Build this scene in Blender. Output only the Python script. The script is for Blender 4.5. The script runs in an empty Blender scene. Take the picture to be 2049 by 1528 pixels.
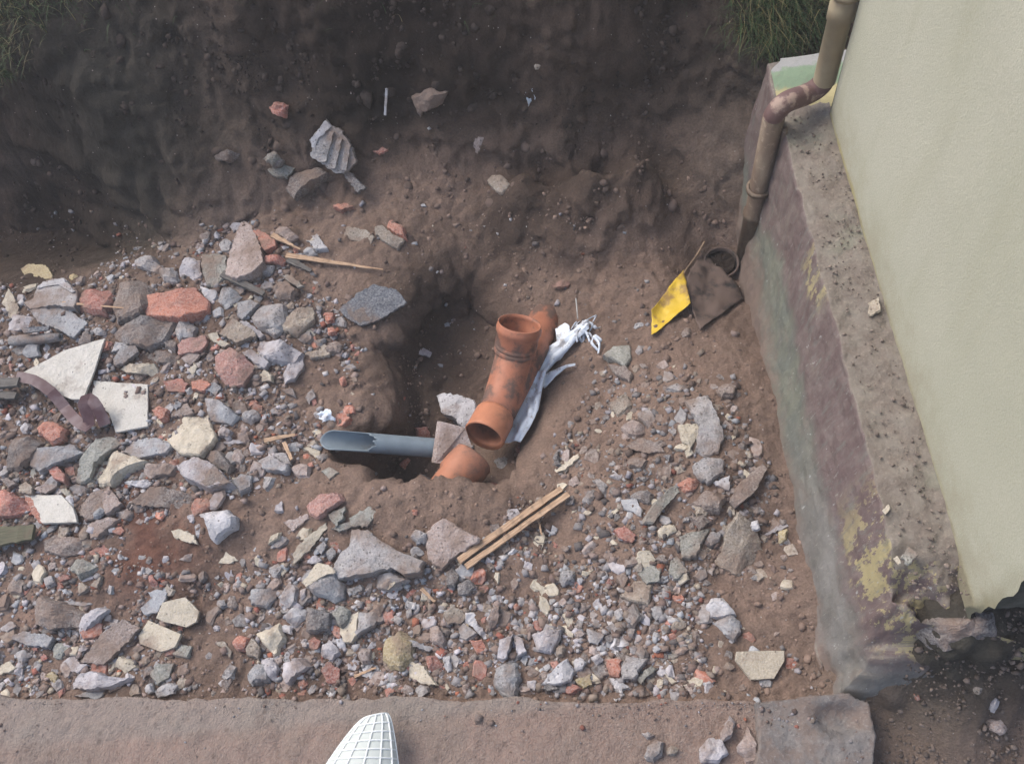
import bpy, math, random
import numpy as np
from mathutils import Vector, Matrix

# ---------------------------------------------------------------- camera, world, sun, exposure
S = bpy.context.scene
F, CX, CY, HC = 1821., 1024.5, 764., 2.35          # focal length in photo pixels, centre, camera height (m)
TH, PH, PSI = 0.507011, -0.224835, 0.147165        # tilt from straight down, roll, heading
def _rz(a): c, s = math.cos(a), math.sin(a); return np.array([[c, -s, 0], [s, c, 0], [0, 0, 1]])
def _rx(a): c, s = math.cos(a), math.sin(a); return np.array([[1, 0, 0], [0, c, -s], [0, s, c]])
RM = _rz(PSI) @ _rx(TH) @ _rz(PH)
cam = bpy.data.cameras.new('camera'); co = bpy.data.objects.new('camera', cam)
bpy.context.collection.objects.link(co); S.camera = co
m4 = Matrix.Identity(4)
for i in range(3):
    for j in range(3): m4[i][j] = RM[i, j]
m4.translation = (0, 0, HC); co.matrix_world = m4
cam.sensor_width = 36; cam.lens = F / 2049 * 36; cam.clip_start = .02; cam.clip_end = 400

SUN_EL, SUN_AZ = 52, 305                            # azimuth: compass from +Y clockwise
W = bpy.data.worlds.new('World'); S.world = W; W.use_nodes = True
nt = W.node_tree; sky = nt.nodes.new('ShaderNodeTexSky'); sky.sky_type = 'NISHITA'; sky.sun_disc = False
sky.sun_elevation = math.radians(SUN_EL); sky.sun_rotation = math.radians(SUN_AZ)
sky.air_density = 1.0; sky.dust_density = 4.0; sky.ozone_density = 1.0
bg = nt.nodes['Background']; bg.inputs[1].default_value = .15
nt.links.new(sky.outputs[0], bg.inputs[0])
sl = bpy.data.lights.new('sun', 'SUN'); sl.energy = 1.15; sl.angle = math.radians(35); sl.color = (1, .96, .9)
so = bpy.data.objects.new('sun', sl); bpy.context.collection.objects.link(so)
a, e = math.radians(SUN_AZ), math.radians(SUN_EL)
sd = Vector((math.sin(a) * math.cos(e), math.cos(a) * math.cos(e), math.sin(e)))
so.rotation_euler = sd.to_track_quat('Z', 'Y').to_euler()
S.view_settings.view_transform = 'Standard'; S.view_settings.look = 'None'
S.view_settings.exposure = .82; S.view_settings.gamma = 1

# ---------------------------------------------------------------- helpers
rng = np.random.default_rng(7); random.seed(7)
COL = bpy.context.collection
def ray(px, py): return RM @ np.array([(px - CX) / F, -(py - CY) / F, -1.])
def P(px, py, z):
    d = ray(px, py); t = (z - HC) / d[2]; return np.array([t * d[0], t * d[1], z])
def tag(o, label=None, cat=None, group=None, kind=None):
    if label: o['label'] = label
    if cat: o['category'] = cat
    if group: o['group'] = group
    if kind: o['kind'] = kind
    return o
def mesh(name, v, f, mat, parent=None, smooth=False, loc=None):
    me = bpy.data.meshes.new(name); me.from_pydata([tuple(map(float, p)) for p in v], [], [tuple(map(int, q)) for q in f]); me.update()
    if mat: me.materials.append(mat)
    if smooth: me.polygons.foreach_set('use_smooth', [True] * len(me.polygons))
    o = bpy.data.objects.new(name, me); COL.objects.link(o)
    if parent: o.parent = parent
    if loc is not None: o.location = loc
    return o
def empty(name, loc=(0, 0, 0)):
    o = bpy.data.objects.new(name, None); COL.objects.link(o); o.location = loc; o.empty_display_size = .05; return o
def lin(c): return tuple(((x / 255) / 12.92 if x / 255 <= .04045 else ((x / 255 + .055) / 1.055) ** 2.4) for x in c)

# value noise, vectorised
def _h(ix, iy, s):
    n = (ix.astype(np.int64) * 374761393 + iy.astype(np.int64) * 668265263 + s * 1274126177) & 0xffffffff
    n = ((n ^ (n >> 13)) * 1274126177) & 0xffffffff
    return ((n ^ (n >> 16)) & 0xffff) / 65535.
def vn(x, y, s=0):
    x = np.asarray(x, float); y = np.asarray(y, float)
    ix, iy = np.floor(x), np.floor(y); fx, fy = x - ix, y - iy
    fx = fx * fx * (3 - 2 * fx); fy = fy * fy * (3 - 2 * fy)
    a = _h(ix, iy, s); b = _h(ix + 1, iy, s); c = _h(ix, iy + 1, s); d = _h(ix + 1, iy + 1, s)
    return (a + (b - a) * fx) * (1 - fy) + (c + (d - c) * fx) * fy
def fbm(x, y, s=0, o=4, lac=2.03, g=.5):
    r = 0; a = 1; t = 0
    for i in range(o):
        r = r + a * (vn(x, y, s + i) - .5); t += a; a *= g; x = x * lac + 3.7; y = y * lac + 1.3
    return r / t * 2
def worley(x, y, s=0):
    ix, iy = np.floor(x), np.floor(y); best = np.full(np.shape(x), 9.)
    for i in (-1, 0, 1):
        for j in (-1, 0, 1):
            cx, cy = ix + i, iy + j
            dx = cx + _h(cx, cy, s) - x; dy = cy + _h(cx, cy, s + 9) - y
            best = np.minimum(best, np.hypot(dx, dy))
    return best
def tps_fit(pts):
    A = np.array([P(a, b, c) for a, b, c in pts]); n = len(A)
    d = np.hypot(A[:, None, 0] - A[None, :, 0], A[:, None, 1] - A[None, :, 1])
    K = np.where(d > 0, d * d * np.log(d + 1e-12), 0) + np.eye(n) * .0025
    Q = np.c_[np.ones(n), A[:, :2]]; M = np.block([[K, Q], [Q.T, np.zeros((3, 3))]])
    w = np.linalg.solve(M, np.r_[A[:, 2], 0, 0, 0]); return A[:, :2], w
def tps(fit, x, y):
    c, w = fit; r = w[-3] + w[-2] * x + w[-1] * y
    for i in range(len(c)):
        d2 = (x - c[i, 0]) ** 2 + (y - c[i, 1]) ** 2
        r = r + w[i] * .5 * d2 * np.log(d2 + 1e-12)
    return r
def poly_sd(poly, x, y):      # signed distance, positive inside
    poly = np.asarray(poly, float); ins = np.zeros(np.shape(x), bool); best = np.full(np.shape(x), 1e9)
    n = len(poly)
    for i in range(n):
        x0, y0 = poly[i]; x1, y1 = poly[(i + 1) % n]
        dx, dy = x1 - x0, y1 - y0; t = np.clip(((x - x0) * dx + (y - y0) * dy) / (dx * dx + dy * dy + 1e-12), 0, 1)
        best = np.minimum(best, np.hypot(x - x0 - t * dx, y - y0 - t * dy))
        c = ((y0 > y) != (y1 > y)) & (x < (x1 - x0) * (y - y0) / (y1 - y0 + 1e-15) + x0); ins ^= c
    return np.where(ins, best, -best)
def ss(a, b, x): t = np.clip((x - a) / (b - a), 0, 1); return t * t * (3 - 2 * t)

# ---------------------------------------------------------------- terrain height
base_pts = [(-300, 580, .06), (0, 570, .07), (150, 545, .08), (300, 520, .08), (0, 640, .09), (0, 750, .1), (0, 900, .09), (0, 1050, .05), (-300, 1000, .06), (200, 700, .1), (350, 560, .08), (480, 470, .1), (500, 700, .08),
    (600, 600, .06), (600, 900, .04), (400, 1050, .07), (200, 1050, .06), (250, 900, .08), (700, 500, .07), (800, 480, .07), (700, 400, .1), (850, 380, .1),
    (150, 490, -.27), (0, 500, -.27), (-300, 480, -.27), (300, 475, -.18), (400, 470, .02), (0, 400, -.32), (200, 430, -.3), (0, 200, -.05), (-300, 200, -.05), (300, 200, 0), (500, 100, .2), (550, 250, .15),
    (500, 400, .09), (620, 300, .14), (700, 1000, .085), (850, 1000, .08), (950, 1010, .06), (550, 1010, .07), (0, 1200, .02), (0, 1390, .01), (400, 1200, .01), (400, 1390, .01),
    (800, 1200, .01), (800, 1390, 0), (1200, 1250, .0), (1200, 1390, 0), (1500, 1390, 0), (1500, 1200, -.01), (1300, 1080, .02), (1100, 1060, -.01), (1060, 1000, -.01),
    (1200, 950, -.01), (1350, 820, .03), (1450, 860, .03), (1480, 1000, .02), (1560, 1100, 0), (1520, 750, -.01), (1440, 700, -.03), (1330, 700, -.04), (1240, 760, -.05),
    (1150, 900, -.04), (1437, 540, -.16), (1400, 600, -.1), (1480, 560, -.14), (1330, 560, -.06), (1300, 450, 0), (1450, 430, -.04), (1400, 330, .08), 
    (1200, 500, -.03), (1200, 600, -.07), (980, 400, .06), (1050, 480, -.02), (1150, 250, .2), (1050, 340, .17), (1180, 330, .2), (1300, 310, .19), (1080, 400, -.04), (1200, 390, -.05), (1320, 380, -.01), (1300, 200, .22), (950, 250, .2), (800, 250, .23), (700, 150, .4), (900, 100, .45), (1100, 80, .45),
    (1300, 50, .45), (1450, 120, .33), (1480, 250, .18), (1510, 180, .27), (1600, 60, .42), (700, 0, .6), (1000, -50, .62), (1300, -100, .62), (1540, 0, .5), (1600, -100, .6), (400, 0, .4),
    (1700, 1330, 0), (1690, 1360, .05), (1740, 1350, .08), (1790, 1325, .18), (1830, 1290, .29), (1770, 1400, .05), (1765, 1480, .02), (1640, 1420, .0), (1900, 1280, .36), (1960, 1260, .38), (2049, 1250, .36), (2200, 1240, .36), (1830, 1400, .08), (1900, 1370, .2), (2040, 1340, .28), (1900, 1500, .05), (2040, 1420, .12), (2200, 1500, .1), (1750, 1500, .02), (1700, 900, 0), (1900, 900, 0), (1800, 600, 0), (2000, 300, .3), (1700, -200, .62)]
bank_pts = [(-300, 100, .66), (-300, 230, .58), (0, 0, .7), (0, 120, .6), (0, 220, .5), (100, 260, .46), (200, 310, .4), (300, 350, .31), (380, 400, .2), (440, 440, .11), (200, 100, .55), (300, 200, .42),
    (400, 50, .55), (420, 250, .3), (450, 330, .22), (500, 200, .36), (550, 100, .45), (600, 250, .27), (620, 330, .15), (600, 400, .1), (700, 0, .6), (700, 150, .4), (800, 250, .23), (500, 0, .6),
    (900, 100, .45), (1000, -50, .62), (400, -100, .72), (0, -200, .8), (750, 350, .13), (950, 250, .2), (100, 350, .3), (0, 400, .3)]
trench_pts = [(880, 500, -.02), (950, 490, -.03), (1030, 490, -.02), (850, 560, -.14), (920, 560, -.1), (900, 640, -.17), (820, 640, -.15), (790, 720, -.13), (900, 740, -.19), (1000, 700, -.2), (1000, 800, -.2),
    (1000, 560, -.13), (1080, 560, -.13), (1100, 640, -.18), (1080, 720, -.19), (1060, 800, -.18), (1120, 700, -.13), (1160, 640, -.12), (1120, 780, -.13), (1080, 860, -.14), (1040, 930, -.14), (900, 850, -.2), (800, 820, -.13),
    (720, 760, -.06), (720, 840, -.06), (760, 900, -.17), (850, 940, -.24), (780, 940, -.24), (940, 930, -.2), (980, 960, -.12), (1100, 900, -.08), (1180, 750, -.08), (1200, 640, -.08), (1150, 560, -.1)]
FB, FK, FT = tps_fit(base_pts), tps_fit(bank_pts), tps_fit(trench_pts)
bank_poly = [P(a, b, .3)[:2] for a, b in [(-1500, 200), (-600, 130), (-200, 180), (0, 235), (100, 275), (180, 320), (300, 365), (380, 420), (440, 460), (500, 455), (560, 380), (640, 330), (780, 330), (900, 200), (1000, 50), (1100, -200), (800, -900), (-1500, -900)]]
tr_poly = [P(a, b, .05)[:2] for a, b in [(890, 495), (940, 485), (985, 510), (1030, 545), (1110, 580), (1180, 610), (1190, 680), (1160, 760), (1110, 850), (1050, 930), (985, 965), (900, 960), (870, 968), (800, 970), (735, 966), (722, 930), (660, 905), (690, 850), (740, 800), (745, 720), (735, 670), (790, 650), (820, 600), (830, 560), (870, 530)]]
def H0(x, y):
    wx = fbm(x * 5, y * 5, 40, 3) * .03; wy = fbm(x * 5, y * 5, 50, 3) * .03
    hb = tps(FB, x, y); hk = tps(FK, x, y); ht = tps(FT, x, y)
    sd = poly_sd(bank_poly, x + wx, y + wy); mk = ss(-.09, .17, sd)
    far = ss(2.6, 3.4, np.hypot(x, y - 1.2))
    r = hb * (1 - mk) + np.maximum(hk, hb) * mk
    st = poly_sd(tr_poly, x + wx * .6, y + wy * .6); wb = P(745, 780, 0); wr = .045 + .12 * ss(.0, .4, x + .35 + 0 * y) + .06 * ss(1.5, 1.75, y) + .16 * np.exp(-((x - wb[0]) ** 2 + (y - wb[1]) ** 2) / .02)
    mt = ss(-wr * .3, wr, st); r = r * (1 - mt) + np.minimum(ht, r) * mt
    r = np.clip(r, -.34, .72)
    g = np.where(y > 1.6, .66, .02)
    return r * (1 - far) + g * far
def bankness(x, y): return ss(.1, .3, H0(x, y))
def rough(x, y, h):
    up = ss(.08, .35, h)
    r = fbm(x * 3, y * 3, 1, 3) * .02
    bl_ = lambda px, py, z, k: np.exp(-((x - P(px, py, z)[0]) ** 2 + (y - P(px, py, z)[1]) ** 2) / k)
    r += (bl_(560, 280, .2, .12) + bl_(1150, 330, .1, .15) + .7 * bl_(820, 780, -.1, .03)) * ((.5 - worley(x * 19 + fbm(x * 14, y * 14, 63, 2), y * 19 + fbm(x * 14, y * 14, 64, 2), 33)) * .028 + fbm(x * 24, y * 24, 66, 4) * .016)
    r += (.5 - worley(x * 14 + fbm(x*9, y*9, 60, 2), y * 14 + fbm(x*9, y*9, 61, 2), 3)) * (.016 + .026 * up) * ss(-.3, .5, fbm(x * 2.3, y * 2.3, 12, 2) + .2)
    r += (.5 - worley(x * 34 + fbm(x*20, y*20, 62, 2), y * 34, 5)) * (.009 + .013 * up)
    r += fbm(x * 40, y * 40, 8, 3) * .006 + fbm(x * 9, y * 9, 15, 3) * (.008 + .02 * up)
    rid = 1 - np.abs(fbm(x * 7, y * 7, 70, 4)) * 3; r -= np.clip(rid - .72, 0, 1) * .05 * up
    return r
XS = np.r_[-60, -30, -15, -8, -5, -4, np.arange(-3.2, -2.2, .05), np.arange(-2.2, 1.6, .0065), np.arange(1.6, 2.4, .05), 3, 4, 6, 10, 20, 60]
YS = np.r_[-60, -30, -10, -4, -2, -1, -.5, np.arange(-.1, .3, .05), np.arange(.3, 3.1, .0065), np.arange(3.1, 4, .05), 4.5, 5, 6, 9, 16, 30, 60]
GX, GY = np.meshgrid(XS, YS)
G0 = H0(GX, GY); fade = 1 - ss(2.6, 4, np.hypot(GX, GY - 1.2))
_gy, _gx = np.gradient(G0, YS, XS); SLOPE = np.hypot(_gx, _gy); GZ = G0 + rough(GX, GY, G0) * fade / (1 + 1.2 * np.clip(SLOPE - .4, 0, 6))
_sd = poly_sd(bank_poly, GX, GY); _b = np.exp(-((_sd - .045) / .05) ** 2) * ss(-.15, .1, GZ) * ss(.9, .5, np.abs(GX + 1.75)) * .0   # the turf lip leans out over the hollow
def hz(x, y):      # bilinear height of the built ground
    x = np.asarray(x, float); y = np.asarray(y, float)
    i = np.clip(np.searchsorted(XS, x) - 1, 0, len(XS) - 2); j = np.clip(np.searchsorted(YS, y) - 1, 0, len(YS) - 2)
    u = (x - XS[i]) / (XS[i + 1] - XS[i]); v = (y - YS[j]) / (YS[j + 1] - YS[j])
    return (GZ[j, i] * (1 - u) + GZ[j, i + 1] * u) * (1 - v) + (GZ[j + 1, i] * (1 - u) + GZ[j + 1, i + 1] * u) * v
def hit(px, py):   # where the sight line through photo pixels meets the ground (vectorised)
    px = np.atleast_1d(np.asarray(px, float)); py = np.atleast_1d(np.asarray(py, float))
    d = RM @ np.stack([(px - CX) / F, -(py - CY) / F, -np.ones_like(px)])
    zz = np.full(px.shape, -.3); done = np.zeros(px.shape, bool)
    for z in np.arange(.85, -.3, -.006):
        t = (z - HC) / d[2]; h = hz(t * d[0], t * d[1]); k = (~done) & (h >= z); zz[k] = z; done |= k
    t = (zz - HC) / d[2]; return np.stack([t * d[0], t * d[1], zz], -1)
def gnormal(x, y, e=.05):
    dx = (hz(x + e, y) - hz(x - e, y)) / (2 * e); dy = (hz(x, y + e) - hz(x, y - e)) / (2 * e)
    n = np.array([-dx, -dy, 1.]); return n / np.linalg.norm(n)

# ---------------------------------------------------------------- materials
class NT:
    def __init__(s, name):
        s.m = bpy.data.materials.new(name); s.m.use_nodes = True; s.t = s.m.node_tree; s.b = s.t.nodes['Principled BSDF']
        s.b.inputs['Roughness'].default_value = .9; s.b.inputs['Specular IOR Level'].default_value = .25
    def n(s, ty, **k):
        x = s.t.nodes.new(ty)
        for a, v in k.items():
            if a.startswith('_'): setattr(x, a[1:], v)
            else:
                key = int(a[1:]) if a[0] == 'i' and a[1:].isdigit() else a.replace('__', ' ')
                if hasattr(v, 'links') or isinstance(v, bpy.types.NodeSocket): s.t.links.new(v, x.inputs[key])
                else: x.inputs[key].default_value = v
        return x
    def l(s, a, b): s.t.links.new(a, b)
    def noise(s, co, sc, det=4, rough=.55): return s.n('ShaderNodeTexNoise', Vector=co, Scale=sc, Detail=det, Roughness=rough).outputs['Fac']
    def ramp(s, fac, lo, hi, a=0., b=1.):
        return s.n('ShaderNodeMapRange', _interpolation_type='SMOOTHSTEP', i0=fac, i1=lo, i2=hi, i3=a, i4=b).outputs[0]
    def mix(s, fac, a, b, bt='MIX'):
        x = s.t.nodes.new('ShaderNodeMix'); x.data_type = 'RGBA'; x.blend_type = bt
        for i, v in ((0, fac), (6, a), (7, b)):
            if isinstance(v, bpy.types.NodeSocket): s.l(v, x.inputs[i])
            else: x.inputs[i].default_value = (tuple(v) + (1,) if i and len(v) == 3 else v)
        return x.outputs[2]
    def math(s, op, a, b=0., c=0.):
        x = s.t.nodes.new('ShaderNodeMath'); x.operation = op
        for i, v in enumerate((a, b, c)):
            if isinstance(v, bpy.types.NodeSocket): s.l(v, x.inputs[i])
            else: x.inputs[i].default_value = v
        return x.outputs[0]
    def bump(s, h, st, dist):
        x = s.n('ShaderNodeBump', Height=h, Strength=st, Distance=dist); s.l(x.outputs[0], s.b.inputs['Normal']); return x
    def obj(s): return s.n('ShaderNodeTexCoord').outputs['Object']
    def geo(s): return s.n('ShaderNodeNewGeometry').outputs['Position']
    def rnd(s): return s.n('ShaderNodeObjectInfo').outputs['Random']
SOIL = (.085, .062, .052); DUST = (.20, .155, .135)
def soil_mat():
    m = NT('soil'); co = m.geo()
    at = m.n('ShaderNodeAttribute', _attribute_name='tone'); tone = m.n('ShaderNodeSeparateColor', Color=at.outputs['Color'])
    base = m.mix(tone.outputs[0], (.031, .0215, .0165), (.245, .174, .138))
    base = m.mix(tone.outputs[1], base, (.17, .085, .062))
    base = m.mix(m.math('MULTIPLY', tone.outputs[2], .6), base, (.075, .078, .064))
    v = m.noise(co, 6, 5, .6); base = m.mix(m.ramp(v, .35, .7, 0, .5), base, m.mix(1., base, (.5, .46, .44), 'MULTIPLY'))
    v2 = m.noise(co, 17, 6, .65); base = m.mix(m.ramp(v2, .45, .75, 0, .5), base, m.mix(1., base, (1.5, 1.45, 1.42), 'MULTIPLY'))
    v3 = m.noise(co, 160, 3, .6); base = m.mix(m.ramp(v3, .35, .65, .0, .55), base, m.mix(.5, base, (.02, .015, .013)))
    vo = m.n('ShaderNodeTexVoronoi', Vector=co, Scale=75.); sp = m.math('LESS_THAN', vo.outputs['Distance'], .16)
    rs = m.n('ShaderNodeSeparateColor', Color=vo.outputs['Color']); sp = m.math('MULTIPLY', sp, m.math('GREATER_THAN', rs.outputs[0], .95))
    base = m.mix(sp, base, m.mix(rs.outputs[1], (.25, .19, .17), (.36, .33, .3)))
    m.l(base, m.b.inputs['Base Color'])
    h = m.math('ADD', m.math('MULTIPLY', m.noise(co, 60, 8, .7), 1.), m.math('MULTIPLY', m.noise(co, 260, 4, .7), .35))
    m.bump(h, .9, .012); m.b.inputs['Roughness'].default_value = .95
    return m.m
def rubble_mat(name, c, c2=None, pits=.25, dust=.45, var=.25, rs=1.):
    dust = dust + .07; c = tuple(x * .98 for x in c)
    """c main linear colour, c2 secondary blotch colour"""
    m = NT(name); ob = m.obj(); r = m.rnd()
    off = m.n('ShaderNodeCombineXYZ', X=m.math('MULTIPLY', r, 37.), Y=m.math('MULTIPLY', r, 91.), Z=r)
    co = m.n('ShaderNodeVectorMath', i0=ob, i1=off.outputs[0]).outputs[0]
    base = m.mix(m.ramp(m.noise(co, 22, 5, .6), .35, .68), c, c2 or tuple(x * .72 for x in c))
    bw = m.math('ADD', m.math('MULTIPLY', r, var * 2), 1 - var)
    base = m.mix(1., base, m.n('ShaderNodeCombineXYZ', X=bw, Y=bw, Z=bw).outputs[0], 'MULTIPLY')
    f = m.noise(co, 190 * rs, 4, .7); base = m.mix(m.ramp(f, .3, .72, 0, .55), base, m.mix(.45, base, (.9, .88, .85)))
    vo = m.n('ShaderNodeTexVoronoi', Vector=co, Scale=120. * rs); rr = m.n('ShaderNodeSeparateColor', Color=vo.outputs['Color'])
    pit = m.math('MULTIPLY', m.math('LESS_THAN', vo.outputs['Distance'], .3), m.math('LESS_THAN', rr.outputs[0], pits))
    base = m.mix(m.math('MULTIPLY', pit, .6), base, (.05, .042, .038))
    d = m.ramp(m.noise(m.geo(), 11, 5, .62), .60 - dust * .38, .80 - dust * .22, 0.05, .85)
    base = m.mix(d, base, (.205, .148, .118))
    m.l(base, m.b.inputs['Base Color'])
    h = m.math('SUBTRACT', m.math('ADD', m.noise(co, 45, 6, .65), m.math('MULTIPLY', f, .4)), m.math('MULTIPLY', pit, .5))
    m.bump(h, .85, .009); return m.m
MAT = {
 'g': rubble_mat('grey_concrete', (.30, .295, .305), (.19, .185, .19)),
 'b': rubble_mat('blue_grey_mortar', (.29, .305, .33), (.18, .19, .21), .12),
 'l': rubble_mat('pale_concrete', (.42, .405, .435), (.29, .275, .30), .12, .35),
 'w': rubble_mat('white_mortar', (.45, .45, .48), (.32, .32, .34), .25, .25),
 'c': rubble_mat('cream_plaster', (.47, .415, .32), (.38, .335, .255), .08, .22, .12),
 'T': rubble_mat('tile_glaze', (.56, .54, .49), (.49, .47, .42), .03, .08, .06),
 'p': rubble_mat('pink_concrete', (.30, .235, .215), (.22, .17, .155), .2),
 'n': rubble_mat('brown_stone', (.16, .12, .105), (.10, .076, .066), .15, .6),
 't': rubble_mat('tan_stone', (.27, .225, .175), (.19, .155, .12), .2),
 'o': rubble_mat('orange_brick', (.36, .12, .068), (.27, .09, .056), .12, .3, .18),
 'r': rubble_mat('red_brick', (.32, .105, .07), (.24, .075, .055), .12, .4, .2),
 'q': rubble_mat('pink_brick', (.36, .165, .135), (.28, .125, .10), .12, .35, .12),
 'k': rubble_mat('dark_stone', (.10, .092, .095), (.065, .06, .062), .15, .5),
 's': rubble_mat('slate', (.085, .10, .125), (.06, .07, .09), .02, .25, .1),
 'y': rubble_mat('ochre_plaster', (.36, .29, .14), (.27, .21, .10), .1, .35),
 'v': rubble_mat('grey_green_stone', (.22, .225, .20), (.15, .155, .135), .12, .45),
}
def wood_mat(name, c1, c2):
    m = NT(name); co = m.n('ShaderNodeMapping', Vector=m.obj(), Scale=(6, 90, 90)).outputs[0]
    n = m.noise(co, 3, 5, .6); base = m.mix(m.ramp(n, .3, .7), c1, c2); base = m.mix(m.ramp(m.noise(m.obj(), 40, 3), .5, .75, 0, .6), base, (.12, .09, .07))
    m.l(base, m.b.inputs['Base Color']); m.bump(n, .6, .003); return m.m
MW = wood_mat('raw_wood', (.50, .36, .25), (.30, .19, .12)); MWD = wood_mat('weathered_wood', (.16, .15, .14), (.08, .075, .07))
def plastic_mat(name, c, dirt, rough=.45, lo=.45, hi=.6, sc=9):
    m = NT(name); g = m.geo(); n = m.noise(g, sc, 6, .68)
    base = m.mix(m.ramp(m.noise(g, 30, 3), .3, .7, 0, .35), c, tuple(x * .6 for x in c))
    f = m.ramp(n, lo, hi, 0, dirt); base = m.mix(f, base, (.12, .088, .075)); m.l(base, m.b.inputs['Base Color'])
    m.l(m.math('ADD', m.math('MULTIPLY', f, .45), rough), m.b.inputs['Roughness']); m.bump(m.noise(g, 120, 4), .25, .002); return m.m

# ---------------------------------------------------------------- ground
def col_attr(me, name, rgb):   # per-vertex colour
    a = me.color_attributes.new(name, 'FLOAT_COLOR', 'POINT'); a.data.foreach_set('color', np.c_[rgb, np.ones(len(rgb))].astype(np.float32).ravel())
def proj(p):
    q = (p - np.array([0, 0, HC])) @ RM; return CX + F * q[:, 0] / -q[:, 2], CY - F * q[:, 1] / -q[:, 2]
nyv, nxv = GX.shape; _up = ss(.5, 1.5, SLOPE) * fade; _nx, _ny = -_gx / (SLOPE + 1e-6), -_gy / (SLOPE + 1e-6)
_q = GX + GY * .3; _d = (.45 - worley(_q * 13 + fbm(_q * 9, GZ * 9, 420, 2), GZ * 15 + fbm(_q * 8, GZ * 8, 425, 2), 21)) * .035 + (.45 - worley(_q * 31, GZ * 33, 25)) * .012 + fbm(_q * 5, GZ * 5, 430, 4) * .045 + fbm(_q * 45, GZ * 45, 440, 3) * .006
_dx = _nx * _d * _up; _dy = _ny * _d * _up
vv = np.stack([(GX + _b * .5 + _dx).ravel(), (GY - _b + _dy).ravel(), GZ.ravel()], -1)
idx = np.arange(nyv * nxv).reshape(nyv, nxv)
ff = np.stack([idx[:-1, :-1].ravel(), idx[:-1, 1:].ravel(), idx[1:, 1:].ravel(), idx[1:, :-1].ravel()], -1)
me = bpy.data.meshes.new('ground'); me.vertices.add(len(vv)); me.vertices.foreach_set('co', vv.astype(np.float32).ravel())
me.loops.add(ff.size); me.loops.foreach_set('vertex_index', ff.ravel().astype(np.int32)); me.polygons.add(len(ff))
me.polygons.foreach_set('loop_start', (np.arange(len(ff)) * 4).astype(np.int32)); me.polygons.foreach_set('loop_total', np.full(len(ff), 4, np.int32))
me.update(calc_edges=True); me.polygons.foreach_set('use_smooth', [True] * len(ff)); me.validate()
x, y = GX.ravel(), GY.ravel(); h0 = G0.ravel()
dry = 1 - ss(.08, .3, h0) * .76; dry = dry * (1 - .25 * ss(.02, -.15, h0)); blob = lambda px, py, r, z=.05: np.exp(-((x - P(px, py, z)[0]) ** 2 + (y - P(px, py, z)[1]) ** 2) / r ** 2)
dry = np.clip((dry + fbm(x * 2, y * 2, 80, 3) * .45 + fbm(x * 6, y * 6, 84, 3) * .22 * ss(.08, .25, h0) + .14 * np.clip(blob(270, 230, .33, .45) + blob(1150, 230, .45, .25), 0, 1) - .16 * np.clip(blob(650, 60, .5, .5) + blob(350, -20, .5, .6) + blob(600, 190, .2, .3), 0, 1)) * (1 - .85 * np.clip(blob(120, 470, .42, -.1) + blob(60, 520, .24, -.05) + blob(-120, 530, .24, -.05) + blob(340, 450, .22, -.1) + blob(-300, 450, .4, -.1), 0, 1)) * (1 - .68 * np.clip(blob(1130, 385, .18) + blob(1010, 430, .12) + blob(1300, 350, .15) + 1.2 * blob(890, 620, .17, -.1) + blob(840, 760, .14, -.1) + .9 * blob(800, 930, .09, -.1), 0, 1)), 0, 1)  # shade of left hollow, far lip and trench painted into the soil tone
blob = lambda px, py, r, z=.05: np.exp(-((x - P(px, py, z)[0]) ** 2 + (y - P(px, py, z)[1]) ** 2) / r ** 2)
red = np.clip(blob(300, 1080, .16) * 1.3 + blob(100, 1180, .13) * .4 + blob(650, 1330, .15) * .25, 0, 1) * ss(-.4, .3, fbm(x * 8, y * 8, 90, 4))
grn = np.clip(blob(250, 200, .34, .45) * .75 + blob(1480, 260, .2, .2) * .7 + blob(1850, 1350, .2, .1), 0, 1)
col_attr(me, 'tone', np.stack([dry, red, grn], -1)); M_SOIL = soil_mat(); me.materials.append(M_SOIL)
ground = bpy.data.objects.new('ground', me); COL.objects.link(ground); tag(ground, 'brown dug soil of the pit and its bank', 'ground', kind='structure')
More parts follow.
